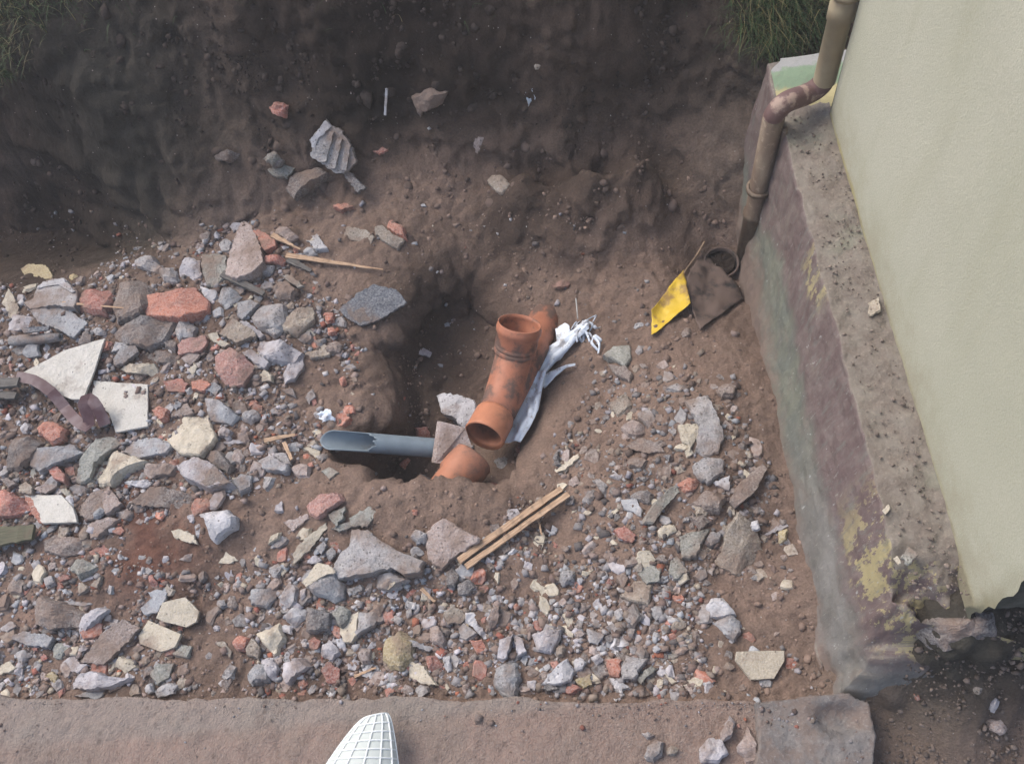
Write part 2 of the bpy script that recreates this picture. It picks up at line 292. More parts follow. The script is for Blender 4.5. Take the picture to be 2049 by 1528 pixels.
# ---------------------------------------------------------------- pavement slab along the near edge
def grid_mesh(name, fn, us, vs, mat, parent=None, smooth=True):
    U, V = np.meshgrid(us, vs); pts = fn(U.ravel(), V.ravel()); n, m_ = len(vs), len(us)
    id_ = np.arange(n * m_).reshape(n, m_)
    f = np.stack([id_[:-1, :-1].ravel(), id_[:-1, 1:].ravel(), id_[1:, 1:].ravel(), id_[1:, :-1].ravel()], -1)
    return mesh(name, pts, f, mat, parent, smooth)
def pave_mat():
    m = NT('dusty_concrete'); co = m.geo()
    b = m.mix(m.ramp(m.noise(co, 5, 5, .6), .35, .65), (.25, .175, .145), (.20, .155, .13))
    sx = m.n('ShaderNodeSeparateXYZ', Vector=co); b = m.mix(m.math('MULTIPLY', m.ramp(sx.outputs[0], .28, .42), m.ramp(m.noise(co, 9, 5), .3, .5, .3, 1)), b, (.15, .14, .14))
    b = m.mix(m.ramp(sx.outputs[0], -.5, .0, .0, .45), b, (.19, .125, .10))
    ed = m.ramp(m.math('ADD', sx.outputs[1], m.math('MULTIPLY', m.noise(co, 14, 4), .04)), .36, .40, 0, .45); b = m.mix(ed, b, (.24, .23, .21))
    b = m.mix(m.ramp(m.noise(co, 26, 5, .65), .5, .75, 0, .55), b, (.12, .082, .068))
    b = m.mix(m.ramp(m.noise(co, 150, 4, .7), .35, .7, 0, .5), b, (.30, .25, .22))
    vo = m.n('ShaderNodeTexVoronoi', Vector=co, Scale=22.); b = m.mix(m.ramp(vo.outputs['Distance'], .05, .22, .45, 0), b, (.08, .058, .05))
    m.l(b, m.b.inputs['Base Color']); m.bump(m.math('ADD', m.noise(co, 40, 7, .65), m.math('MULTIPLY', m.noise(co, 220, 3), .5)), .95, .012); return m.m
pa, pb = P(-200, 1398, .055), P(1560, 1402, .055)
def pave(u, v):   # u along x, v 0 = top inner ... edge ... foot
    x = u; yl = pa[1] + (x - pa[0]) * (pb[1] - pa[1]) / (pb[0] - pa[0]) + fbm(x * 9, x * 0, 5, 5, 2.03, .65) * .016
    top = v < 1; y = np.where(top, yl - (1 - v) * 1.1, yl + .004 + (v - 1) * .012)
    z = np.where(top, .055 + fbm(x * 7, y * 7, 22, 4) * .012 * (1 - v * .7) + fbm(x * 40, y * 40, 23, 3) * .005 + (.5 - worley(x * 16, y * 16, 27)) * .008 * ss(-.1, .3, fbm(x * 3, y * 3, 28, 3)), .055 - (v - 1) * .16)
    return np.stack([x, y, z], -1)
M_PAVE = pave_mat()
pv = grid_mesh('pavement', pave, np.arange(-2.2, .50, .009), np.r_[np.arange(0, .9, .012), np.arange(.9, 1., .006), .999, 1.02, 1.1, 1.3, 1.7, 2.], M_PAVE)
tag(pv, 'dusty brown concrete slab edge along the bottom', 'pavement', kind='structure')
# ragged end block of the slab: concrete rim round a dirt-filled hollow
bq = [P(a, b, .07)[:2] for a, b in [(1512, 1407), (1640, 1392), (1700, 1388), (1738, 1410), (1748, 1470), (1738, 1620), (1480, 1620), (1516, 1500)]]
def blockf(u, v):
    x = .26 + u * .36; y = -.02 + v * .42; sd = poly_sd(bq, x + fbm(x * 30, y * 30, 31, 3) * .006, y + fbm(x * 30, y * 30, 33, 3) * .006)
    cx, cy, _ = P(1675, 1440, .07); hole = np.exp(-(((x - cx) / .05) ** 2 + ((y - cy) / .032) ** 2) ** 2)
    z = -.06 + .155 * ss(-.008, .002, sd) - hole * .025 + fbm(x * 20, y * 20, 35, 4) * .008
    return np.stack([x, y, z], -1)
m = NT('block_concrete'); cc = m.geo()
b = m.mix(m.ramp(m.noise(cc, 16, 5, .6), .35, .65), (.13, .125, .125), (.2, .185, .175)); b = m.mix(m.ramp(m.noise(cc, 60, 5, .7), .5, .7, 0, .7), b, (.07, .06, .056)); b = m.mix(m.ramp(m.noise(cc, 11, 6, .7), .42, .6, 0, .8), b, (.17, .13, .11)); b = m.mix(m.ramp(m.noise(cc, 140, 4, .75), .5, .72, 0, .6), b, (.28, .26, .25))
m.l(b, m.b.inputs['Base Color']); m.bump(m.noise(cc, 70, 8, .7), .8, .008)
tag(grid_mesh('concrete_block', blockf, np.linspace(0, 1, 90), np.linspace(0, 1, 100), m.m), 'grey concrete block with a dirt-filled hollow at the slab end below the wall corner', 'concrete block')

# ---------------------------------------------------------------- building: facade, plinth
ZL = .45; XF, XO = .7445, .615; YN, YC, YE = .425, 1.765, 1.985
bld = empty('building', (XF, 1.1, ZL)); tag(bld, 'pale green plastered house corner standing on a peeling maroon plinth', 'building')
def setloc(o, parent):       # keep world geometry under a moved parent
    o.parent = parent; o.matrix_parent_inverse = Matrix.Translation(parent.location).inverted(); return o
m = NT('green_plaster'); co_ = m.geo(); sx = m.n('ShaderNodeSeparateXYZ', Vector=co_)
b = m.mix(m.ramp(m.noise(co_, 2.2, 4), .3, .7), (.40, .405, .325), (.44, .44, .365))
b = m.mix(m.ramp(m.noise(co_, 240, 3, .7), .35, .65, 0, .35), b, (.28, .29, .21))
zz = m.math('ADD', sx.outputs[2], m.math('MULTIPLY', m.noise(co_, 7, 5, .6), .06)); f = m.ramp(zz, .478, .50, 1, 0)
yn = m.ramp(sx.outputs[1], 1.1, 1.35); f = m.math('MULTIPLY', f, m.math('ADD', m.math('MULTIPLY', yn, .6), .25))
b = m.mix(f, b, (.36, .31, .10))
f = m.math('MULTIPLY', m.ramp(m.math('ADD', sx.outputs[2], m.math('MULTIPLY', m.noise(co_, 22, 5, .7), .05)), .47, .485, 1, 0), .6); b = m.mix(f, b, (.17, .14, .10))
yy = m.math('ADD', sx.outputs[1], m.math('MULTIPLY', m.noise(co_, 9, 4), .05)); f = m.math('MULTIPLY', m.ramp(m.math('ADD', sx.outputs[2], m.math('MULTIPLY', m.noise(co_, 5, 5, .6), .4)), .7, .9, 1, .3), m.ramp(yy, YN + .02, YN + .06, 1, 0))
spl = m.math('ADD', sx.outputs[2], m.math('MULTIPLY', m.noise(co_, 11, 6, .7), .35)); b = m.mix(m.ramp(spl, .60, .78, .5, 0), b, (.26, .235, .16)); b = m.mix(m.ramp(m.noise(m.n('ShaderNodeMapping', Vector=co_, Scale=(1, 3.5, .5)).outputs[0], 2.4, 5, .6), .5, .75, 0, .3), b, (.30, .30, .21))
b = m.mix(f, b, (.22, .21, .14))
zn = m.math('ADD', m.math('ADD', sx.outputs[2], m.math('MULTIPLY', m.noise(co_, 14, 5, .6), .10)), m.math('MULTIPLY', m.ramp(sx.outputs[1], .42, .55), 1.))
b = m.mix(m.ramp(zn, .52, .56, .9, 0), b, (.07, .075, .06))
m.l(b, m.b.inputs['Base Color']); m.bump(m.noise(co_, 190, 5, .75), .5, .004); M_PL = m.m
xb = 4.5
def facade(u, v):  # main face grid, slightly uneven
    y = YN + (YC - YN) * u; z = ZL - .05 + v; y = y + (u < .001) * (fbm(z * 14, z * 0, 500, 4) * .022 - .012); return np.stack([XF + fbm(y * 3, z * 3, 4, 3) * .004 - .004 + .004 * np.cos(u * 0), y, z], -1)
fw = grid_mesh('wall', facade, np.linspace(0, 1, 60), np.r_[np.linspace(0, 1.4, 60), 2.5, 3.5], M_PL); setloc(fw, bld)
m = NT('mossy_render'); cc = m.geo()
b = m.mix(m.ramp(m.noise(cc, 9, 6, .65), .35, .65), (.055, .062, .05), (.13, .13, .11)); m.l(b, m.b.inputs['Base Color']); m.bump(m.noise(cc, 50, 7, .7), .8, .01); M_MOSS = m.m
v = [(XF + .004, YN + .012, .0), (xb, YN + .012, .0), (xb, YN + .012, 3.95), (XF + .004, YN + .012, 3.95), (XF - .002, YC, 0), (xb, YC, 0), (xb, YC, 3.95), (XF - .002, YC, 3.95)]
setloc(mesh('end_wall', v, [(0, 1, 2, 3), (5, 4, 7, 6), (3, 2, 6, 7)], M_MOSS), bld)
# plinth: battered, rough outer face; top ledge with dirt; far end
def plinth(u, v):   # v 0 foot .. 1 outer arris .. 2 ledge at wall
    y = YN + .0 + (YE - YN) * u
    y = y - (1 - np.clip(v, 0, 1)) * .15 * ss(.16, 0., u); endf = np.clip(-u / .03, 0, 1); xf = .50 + .062 * ss(.75, 1.7, y); zb = -.2
    fz = zb + (ZL - zb) * np.clip(v, 0, 1); k = np.clip(v, 0, 1)
    foot = xf - .028 * ss(.42, .2, k) * (.5 + fbm(y * 9, k * 3, 41, 3))
    x = foot + (XO - foot) * k + np.clip(v - 1, 0, 1) * (XF + .01 - XO)
    n = fbm(y * 6, fz * 6 + x * 6, 43, 4) * .010 + fbm(y * 30, fz * 30 + x * 30, 44, 3) * .0035
    x = x + n * (v < 1.5); z = fz + np.where(v > 1, fbm(y * 18, x * 18, 45, 4) * .008 + fbm(y * 50, x * 50, 47, 3) * .004, 0)
    near = ss(.10, .0, u); z = z - near * (v > .3) * (.10 + .10 * fbm(x * 22, y * 22, 46, 3)) * np.clip(v, 0, 1); x = x + near * .02 * fbm(y * 30, v * 4, 48, 3)
    ch = ss(.97, 1., k) * (v <= 1.0); z = z - ch * .006; x = x + endf * .3 * (1 - np.clip(v - 1, 0, 1)); z = z - endf * .02
    return np.stack([x, y, z], -1)
m = NT('peeling_paint'); co_ = m.geo(); sx = m.n('ShaderNodeSeparateXYZ', Vector=co_)
st = m.n('ShaderNodeMapping', Vector=co_, Scale=(1, .9, .38)).outputs[0]
conc = m.mix(m.ramp(m.noise(co_, 12, 6, .65), .35, .68), (.19, .185, .175), (.125, .12, .11))
green = m.mix(m.ramp(m.noise(st, 14, 5, .6), .35, .65), (.165, .175, .135), (.12, .135, .115))
b = m.mix(m.math('MULTIPLY', m.ramp(sx.outputs[1], .7, 1.1), .85), conc, green)
hgt = m.math('ADD', sx.outputs[2], m.math('MULTIPLY', m.noise(st, 13, 6, .68), .22))
hgt = m.math('ADD', hgt, m.math('MULTIPLY', m.ramp(sx.outputs[1], 1.45, 1.75), .10))
mar = m.mix(m.ramp(m.noise(st, 26, 5, .65), .35, .7), (.115, .078, .078), (.165, .128, .122)); fm = m.ramp(hgt, .27, .36, 0, .9)
b = m.mix(fm, b, mar)
nz = m.noise(st, 24, 6, .7)
yl = m.math('MULTIPLY', m.ramp(nz, .50, .52), m.math('MULTIPLY', m.ramp(hgt, .33, .37), m.ramp(sx.outputs[1], .60, .78, 1, 0)))
yl2 = m.math('MULTIPLY', m.ramp(nz, .50, .52), m.math('MULTIPLY', m.ramp(hgt, .47, .50), m.math('MULTIPLY', m.ramp(sx.outputs[1], 1.17, 1.22), m.ramp(sx.outputs[1], 1.30, 1.4, 1, 0))))
b = m.mix(m.math('MAXIMUM', yl, yl2), b, (.31, .27, .15))
st2 = m.n('ShaderNodeMapping', Vector=co_, Scale=(1, 1.6, .22)).outputs[0]
b = m.mix(m.ramp(m.noise(st2, 34, 6, .75), .52, .66, 0, .7), b, (.15, .15, .135)); b = m.mix(m.ramp(m.noise(co_, 9, 5, .7), .52, .7, 0, .6), b, (.175, .15, .13))
b = m.mix(m.ramp(m.noise(st2, 90, 5, .75), .6, .66, 0, .6), b, (.27, .265, .24))
b = m.mix(m.ramp(m.noise(st, 60, 4, .7), .66, .69, 0, .7), b, (.36, .37, .36))
nrm = m.n('ShaderNodeSeparateXYZ', Vector=m.n('ShaderNodeNewGeometry').outputs['True Normal'])
led = m.mix(m.ramp(m.noise(co_, 18, 6, .7), .35, .68), (.155, .13, .112), (.20, .18, .155)); led = m.mix(m.ramp(m.noise(co_, 8, 3), .55, .75, 0, .6), led, (.19, .20, .155))
led = m.mix(m.ramp(m.noise(co_, 120, 4, .7), .5, .75, 0, .6), led, (.3, .26, .22))
so_ = m.math('ADD', sx.outputs[2], m.math('MULTIPLY', m.noise(co_, 16, 6, .7), .22)); b = m.mix(m.ramp(so_, .06, .20, .9, 0), b, (.17, .125, .105))
b = m.mix(m.ramp(nrm.outputs[2], .55, .8), b, led)
m.l(b, m.b.inputs['Base Color']); m.bump(m.math('ADD', m.noise(co_, 34, 8, .68), m.math('MULTIPLY', m.noise(st, 70, 5), .4)), .75, .008); M_PEEL = m.m
pl = grid_mesh('plinth', plinth, np.r_[-.03, -.022, -.015, -.007, np.linspace(0, 1, 240)], np.r_[np.linspace(0, .96, 70), np.linspace(.97, 1.0, 4), np.linspace(1.02, 2, 26)], M_PEEL); setloc(pl, bld)
# far end of the plinth: chamfered corner, green-yellow painted top
def cap(u, v):
    x = XO + .0 + (1.3 - XO) * u; y = YE + v * .02 - .02 + (1 - np.clip(v, 0, 1)) * 0; z = np.where(v < 1, ZL, ZL - (v - 1) * .6)
    x = x + (u < .02) * .03 * np.clip(v, 0, 1); return np.stack([x, y, z + fbm(x * 12, y * 12, 9, 3) * .004], -1)
m = NT('green_yellow_paint'); co_ = m.geo(); sx = m.n('ShaderNodeSeparateXYZ', Vector=co_)
yy = m.math('ADD', sx.outputs[1], m.math('MULTIPLY', m.noise(co_, 16, 5, .65), .09))
b = m.mix(m.ramp(yy, 1.905, 1.93), (.42, .37, .2), (.20, .27, .18)); b = m.mix(m.ramp(yy, 1.985, 2.0), b, (.31, .31, .30)); b = m.mix(m.ramp(m.noise(co_, 30, 5, .7), .55, .7, 0, .7), b, (.20, .185, .15))
m.l(b, m.b.inputs['Base Color']); m.bump(m.noise(co_, 60, 6, .7), .6, .006)
c0, c1 = P(1552, 172, ZL + .012), P(1548, 133, ZL + .012)
def endcap(u, v):
    y = 1.79 + (YE + .002 - 1.79) * np.clip(v, 0, 1); x0 = XO + .004 + .035 * ss(1.94, 1.985, y); x = x0 + (1.2 - x0) * u ** 1.6
    z = ZL + .004 + fbm(x * 15, y * 15, 51, 4) * .006 - np.clip(v - 1, 0, 1) * .5 + .010 * ss(1.86, 1.93, y) - .012 * ss(1.84, 1.79, y); return np.stack([x, y, z], -1)
setloc(grid_mesh('plinth_end', endcap, np.linspace(0, 1, 60), np.r_[np.linspace(0, 1, 30), 1.01, 2], m.m), bld)

# ---------------------------------------------------------------- tubes and lathes
def frame(d):
    d = np.asarray(d, float); d = d / np.linalg.norm(d); a = np.array([0, 0, 1.]) if abs(d[2]) < .9 else np.array([1., 0, 0])
    u = np.cross(a, d); u /= np.linalg.norm(u); return d, u, np.cross(d, u)
def lathe(name, p0, p1, prof, mat, parent=None, n=48, mod=None):
    """prof: (s along axis in m, radius); outside and inside given in one closed run"""
    p0, p1 = np.array(p0, float), np.array(p1, float); d, u, w = frame(p1 - p0); v = []
    for i, (s, r) in enumerate(prof):
        for k in range(n):
            t = 2 * math.pi * k / n; rr, s2 = (mod(i, s, r, t) if mod else (r, s)); v.append(p0 + d * s2 + rr * (math.cos(t) * u + math.sin(t) * w))
    f = [(i * n + k, i * n + (k + 1) % n, (i + 1) * n + (k + 1) % n, (i + 1) * n + k) for i in range(len(prof) - 1) for k in range(n)]
    o = mesh(name, v, f, mat, None, True)
    if parent: setloc(o, parent)
    return o
def tube(name, pts, r, mat, parent=None, n=14, flat=1., world=True):
    pts = [np.array(p, float) for p in pts]; v = []; rs = r if hasattr(r, '__len__') else [r] * len(pts); u = None
    for i, p in enumerate(pts):
        d = pts[min(i + 1, len(pts) - 1)] - pts[max(i - 1, 0)]; d /= np.linalg.norm(d) + 1e-9
        if u is None: _, u, w = frame(d)
        u = u - d * (u @ d); u /= np.linalg.norm(u); w = np.cross(d, u)
        for k in range(n): t = 2 * math.pi * k / n; v.append(p + rs[i] * (math.cos(t) * u + flat * math.sin(t) * w))
    f = [(i * n + k, i * n + (k + 1) % n, (i + 1) * n + (k + 1) % n, (i + 1) * n + k) for i in range(len(pts) - 1) for k in range(n)]
    f += [tuple(range(n))[::-1], tuple((len(pts) - 1) * n + k for k in range(n))]
    o = mesh(name, v, f, mat, None, True)
    if parent: setloc(o, parent)
    return o
def smoothpath(pts, k=6):
    pts = [np.array(p, float) for p in pts]; q = [pts[0]] + pts + [pts[-1]]; out = []
    for i in range(1, len(q) - 2):
        for j in range(k):
            t = j / k; out.append(.5 * ((2 * q[i]) + (-q[i - 1] + q[i + 1]) * t + (2 * q[i - 1] - 5 * q[i] + 4 * q[i + 1] - q[i + 2]) * t * t + (-q[i - 1] + 3 * q[i] - 3 * q[i + 1] + q[i + 2]) * t ** 3))
    return out + [pts[-1]]

# downpipe
m = NT('brown_painted_metal'); co_ = m.geo()
b = m.mix(m.ramp(m.noise(m.n('ShaderNodeMapping', Vector=co_, Scale=(1, 1, .25)).outputs[0], 22, 5, .6), .38, .66), (.115, .082, .06), (.185, .145, .105))
b = m.mix(m.ramp(m.noise(co_, 60, 4), .55, .7, 0, .7), b, (.24, .19, .14)); m.l(b, m.b.inputs['Base Color']); m.b.inputs['Roughness'].default_value = .55; m.bump(m.noise(co_, 80, 4), .2, .002); M_DP = m.m
m = NT('tan_painted_metal'); co_ = m.geo(); b = m.mix(m.ramp(m.noise(co_, 12, 4), .35, .65), (.27, .22, .15), (.33, .28, .19)); m.l(b, m.b.inputs['Base Color']); m.b.inputs['Roughness'].default_value = .6; M_DP2 = m.m
m = NT('maroon_metal'); co_ = m.geo(); b = m.mix(m.ramp(m.noise(co_, 30, 5), .5, .62), (.13, .08, .075), (.30, .22, .18)); m.l(b, m.b.inputs['Base Color']); m.b.inputs['Roughness'].default_value = .6; M_DP3 = m.m
dp = empty('downpipe', (.582, 1.735, -.2)); tag(dp, 'brown metal rainwater downpipe stepping over the plinth at the far house corner', 'downpipe')
L0 = np.array([.580, 1.735, -.19]); L1 = np.array([.585, 1.74, .50]); U0 = np.array([.722, 1.805, .54]); U1 = np.array([.722, 1.805, 3.6])
R_ = .030
lathe('lower_pipe', L0, L1, [(0, R_ - .003), (0, R_), (.28, R_), (.285, R_ + .004), (.30, R_ + .004), (.305, R_ - .001), (.69, R_ - .001), (.69, R_ - .004), (.3, R_ - .004), (0, R_ - .003)], M_DP, dp)
lathe('upper_pipe', U0, U1, [(0, R_ - .001), (.20, R_ - .001), (.202, R_ + .003), (.245, R_ + .003), (.25, R_), (3.06, R_)], M_DP2, dp)
tube('offset_pipe', smoothpath([L1 + [0, 0, -.012], L1 + [0.002, .0, .012], L1 + [.03, .012, .034], U0 + [-.035, -.008, -.03], U0 + [-.004, 0, -.008], U0 + [0, 0, .03]], 5), R_ - .002, M_DP3, dp, 24)
for (c, mm) in ((L0 + [0, 0, .40], M_DP), (U0 + [0, 0, .27], M_DP2)):
    lathe('bracket', c, c + [0, 0, .02], [(0, R_ - .001), (0, R_ + .006), (.014, R_ + .006), (.014, R_ - .001)], mm, dp)
for k in (-1, 1): tube('side_fin', [L0 + [.03, .028 * k, 0], L0 + [.042, .028 * k, .3], L1 + [.03, .02 * k, -.03]], [.012, .011, .008], M_DP, dp, 8)

# black gully under the downpipe with soil, black sheet and yellow sheet
MB = plastic_mat('black_plastic', (.025, .024, .024), .95, .6, .32, .52, 16)
gc = P(1440, 518, -.10); gu = empty('drain_gully', gc); tag(gu, 'black plastic drain gully choked with soil under the foot of the brown downpipe', 'drain')
lathe('gully_ring', gc + [0, 0, -.12], gc + [.004, -.012, 0], [(0, .050), (.06, .052), (.10, .056), (.116, .058), (.122, .056), (.122, .051), (.10, .050), (0, .046)], MB, gu, 40)
nn = 20; v = [gc + [0, 0, -.012]]; 
for r_ in (.018, .035, .050):
    for k in range(nn): t = 2 * math.pi * k / nn; v.append(gc + [r_ * math.cos(t), r_ * math.sin(t), -.014 + random.uniform(-.004, .004)])
f = [(0, 1 + k, 1 + (k + 1) % nn) for k in range(nn)] + [(1 + a * nn + k, 1 + (a + 1) * nn + k, 1 + (a + 1) * nn + (k + 1) % nn, 1 + a * nn + (k + 1) % nn) for a in range(2) for k in range(nn)]
setloc(mesh('soil_plug', v, f, M_SOIL), gu)
def sheet(name, corners, mat, n=26, thick=.0015, wrinkle=.006, sag=0., parent=None, sc=14, edge=.004, seed=0):
    """bilinear sheet through 4 world corners with folds, real thickness"""
    a, b, c, d = [np.array(p, float) for p in corners]; nrm = np.cross(b - a, d - a); nrm /= np.linalg.norm(nrm)
    v = []
    for j in range(n + 1):
        for i in range(n + 1):
            s, t = i / n, j / n; p = (a * (1 - s) + b * s) * (1 - t) + (d * (1 - s) + c * s) * t
            w = float(fbm(p[0] * sc, p[1] * sc + p[2] * 9, 100 + seed, 4)) * wrinkle + sag * 4 * s * (1 - s)
            p = p + nrm * w + (b - a) / np.linalg.norm(b - a) * float(fbm(t * 9, 0., 120 + seed, 3)) * edge * (1 if i in (0, n) else 0) + (d - a) / np.linalg.norm(d - a) * float(fbm(s * 9, 3., 130 + seed, 3)) * edge * (1 if j in (0, n) else 0)
            v.append(p)
    m_ = n + 1; f = [(j * m_ + i, j * m_ + i + 1, (j + 1) * m_ + i + 1, (j + 1) * m_ + i) for j in range(n) for i in range(n)]
    o = mesh(name, v, f, mat, None, True)
    md = o.modifiers.new('thickness', 'SOLIDIFY'); md.thickness = thick
    if parent: setloc(o, parent)
    return o
def hp(px, py, up=0.): return hit([px], [py])[0] + [0, 0, up]
k1, k2, k3, k4 = hp(1408, 505, .03), hp(1370, 575, .035), hp(1398, 668, .012), hp(1490, 600, .02)
fl = empty('black_liner', hp(1400, 580)); tag(fl, 'soil-smeared black plastic liner draped between the gully and the yellow sheet', 'plastic sheet')
sheet('liner_sheet', [k1, k4, k3, k2], MB, 24, .002, .03, .01, fl, 9, .008, 3)
tube('rolled_edge', smoothpath([hp(1408, 500, .045), hp(1390, 530, .045), hp(1368, 560, .04), hp(1366, 580, .03)]), .0032, plastic_mat('tan_plastic', (.28, .2, .13), .5), fl, 8)
m = NT('yellow_plastic'); g_ = m.geo(); n_ = m.noise(g_, 13, 6, .7)
b = m.mix(m.ramp(n_, .48, .64, 0, .85), (.55, .38, .04), (.24, .15, .07)); m.l(b, m.b.inputs['Base Color']); m.b.inputs['Roughness'].default_value = .42; m.bump(m.noise(g_, 40, 4), .4, .004); M_YEL = m.m
q = [(1366, 557), (1381, 622), (1304, 676), (1303, 628)]
ys = sheet('yellow_sheet', [hp(*q[0], .05), hp(*q[1], .045), hp(*q[2], .02), hp(*q[3], .03)], M_YEL, 22, .0012, .02, .008, None, 13, .004, 5)
tag(ys, 'crumpled bright yellow plastic sheet smeared with soil beside the wall', 'plastic sheet')

# ---------------------------------------------------------------- orange drain pipes
MO = plastic_mat('orange_pipe', (.40, .165, .10), .92, .48, .44, .62, 14); MOD = plastic_mat('orange_pipe_muddy', (.40, .17, .10), .8, .55, .36, .60, 9)
MO2 = plastic_mat('orange_pipe_collar', (.47, .20, .115), .7, .45, .5, .74, 14)
A = P(969, 872, -.03); B = P(1100, 625, -.15); dAB = (B - A) / np.linalg.norm(B - A); LAB = np.linalg.norm(B - A)
yb = empty('drain_branch', A); tag(yb, 'orange plastic drain branch with an open socket facing up beside the torn white bag', 'drain pipe')
r = .056
lathe('main_pipe', A + dAB * .05, B + dAB * .12, [(0, r - .003), (0, r), (LAB + .07, r), (LAB + .07, r - .004), (0, r - .004)], MO, yb)
lathe('end_collar', A, A + dAB, [(.0, r - .001), (-.002, r + .004), (.004, r + .0065), (.012, r + .005), (.075, r + .0045), (.085, r + .001), (.085, r - .001), (.012, r - .001), (0, r - .001), (.02, r - .005), (.09, r - .005)], MO2, yb)
j0 = A + dAB * (LAB * .22); s0 = P(1030, 706, -.005); top = P(1040, 647, .075); Lb = np.linalg.norm(top - s0)
def hollow(name, pts, r_, mat, parent, n=48):
    pts = smoothpath(pts, 8); v = []; u = None
    for p_i, p in enumerate(pts):
        d = pts[min(p_i + 1, len(pts) - 1)] - pts[max(p_i - 1, 0)]; d /= np.linalg.norm(d)
        if u is None: _, u, w = frame(d)
        u = u - d * (u @ d); u /= np.linalg.norm(u); w = np.cross(d, u)
        for k in range(n): t = 2 * math.pi * k / n; v.append(p + r_ * (math.cos(t) * u + math.sin(t) * w))
    f = [(i * n + k, i * n + (k + 1) % n, (i + 1) * n + (k + 1) % n, (i + 1) * n + k) for i in range(len(pts) - 1) for k in range(n)]
    o = mesh(name, v, f, mat, None, True); o.modifiers.new('wall', 'SOLIDIFY').thickness = .003; setloc(o, parent); return o
hollow('branch_pipe', [j0, j0 * .45 + s0 * .55 + np.array([0, 0, -.004]), s0, s0 + (top - s0) * .3], r, MO, yb)
lathe('branch_socket', s0, top, [(.02, r - .001), (.022, r + .004), (.03, r + .0075), (Lb - .03, r + .008), (Lb - .026, r + .012), (Lb - .012, r + .012), (Lb - .006, r + .009), (Lb, r + .0095), (Lb + .001, r + .006), (Lb - .012, r + .0045), (Lb - .028, r + .008), (Lb - .034, r + .004), (Lb - .07, r + .003), (Lb - .078, r - .003), (0, r - .003)], MO, yb, 64)
for s_ in (0., .016):
    c = s0 + (top - s0) / Lb * s_; lathe('collar_ring', c, c + (top - s0), [(0, r - .001), (0, r + .006), (.004, r + .008), (.012, r + .008), (.016, r + .006), (.016, r - .001)], MO, yb)
C0 = P(944, 917, -.05); C1 = P(893, 985, -.035)
dC = (C1 - C0) / np.linalg.norm(C1 - C0)
sb = empty('pipe_stub', C0); tag(sb, 'short orange drain socket half buried in soil below the open pipe end', 'drain pipe')
lathe('socket', C0, C0 + dC, [(0, .058), (-.001, .063), (.004, .067), (.012, .065), (.07, .0645), (.078, .058), (.25, .057), (.25, .053), (.075, .053), (.07, .058), (0, .058)], MOD, sb)

# grey pipe with a broken, gutter-like open end
MG = plastic_mat('grey_pipe', (.19, .235, .27), .5, .4, .52, .72, 14)
g0 = P(641, 878, .085); g1 = P(884, 897, -.04); Lg = np.linalg.norm(g1 - g0); dg, ug, wg = frame(g1 - g0); rg = .0285
gp = empty('grey_pipe', g0); tag(gp, 'blue-grey plastic pipe broken open like a gutter at its left end', 'drain pipe')
nS, nT = 60, 56; vo_, vi_, fs = [], [], []
upv = np.array([-.15, -.25, 1.]); angu = math.atan2(upv @ wg, upv @ ug)
def cutlen(t):     # how far along the axis the wall is broken away at angle t from the top
    a_ = abs((t + math.pi) % (2 * math.pi) - math.pi); k = max(0, 1 - a_ / 1.5)
    base = .008 + .02 * (a_ / math.pi) if a_ > 1.7 else .01
    s = .128 * min(1, k * 2.2) if k > 0 else 0
    if a_ < .45: s += .035 * (1 - a_ / .45) * (1 if (t % 6.28) < 3.14 else .6)
    if a_ > 2.2: s -= .0
    if a_ > 1.5: return .036 * ((math.pi - a_) / 1.64) ** 1.6
    return .036 + .10 * float(ss(1.5, 1.1, a_)) + .02 * max(0, 1 - abs(a_ - .3) / .5) + .004 * math.sin(t * 19)
for j in range(nT):
    t = 2 * math.pi * j / nT; c_ = cutlen(t)
    for i in range(nS):
        s = c_ + (Lg + .01 - c_) * (i / (nS - 1)); ang = t + angu
        sag = 0.
        for r_, L_ in ((rg, vo_), (rg - .0028, vi_)): L_.append(g0 + dg * s + r_ * (math.cos(ang) * ug + math.sin(ang) * wg))
N_ = nS * nT
for j in range(nT):
    j2 = (j + 1) % nT
    for i in range(nS - 1):
        a_, b_, c_, d_ = j * nS + i, j * nS + i + 1, j2 * nS + i + 1, j2 * nS + i; fs += [(a_, b_, c_, d_), (N_ + a_, N_ + d_, N_ + c_, N_ + b_)]
    fs.append((j * nS, j2 * nS, N_ + j2 * nS, N_ + j * nS))
pw = mesh('pipe_wall', vo_ + vi_, fs, MG, None, True); setloc(pw, gp)

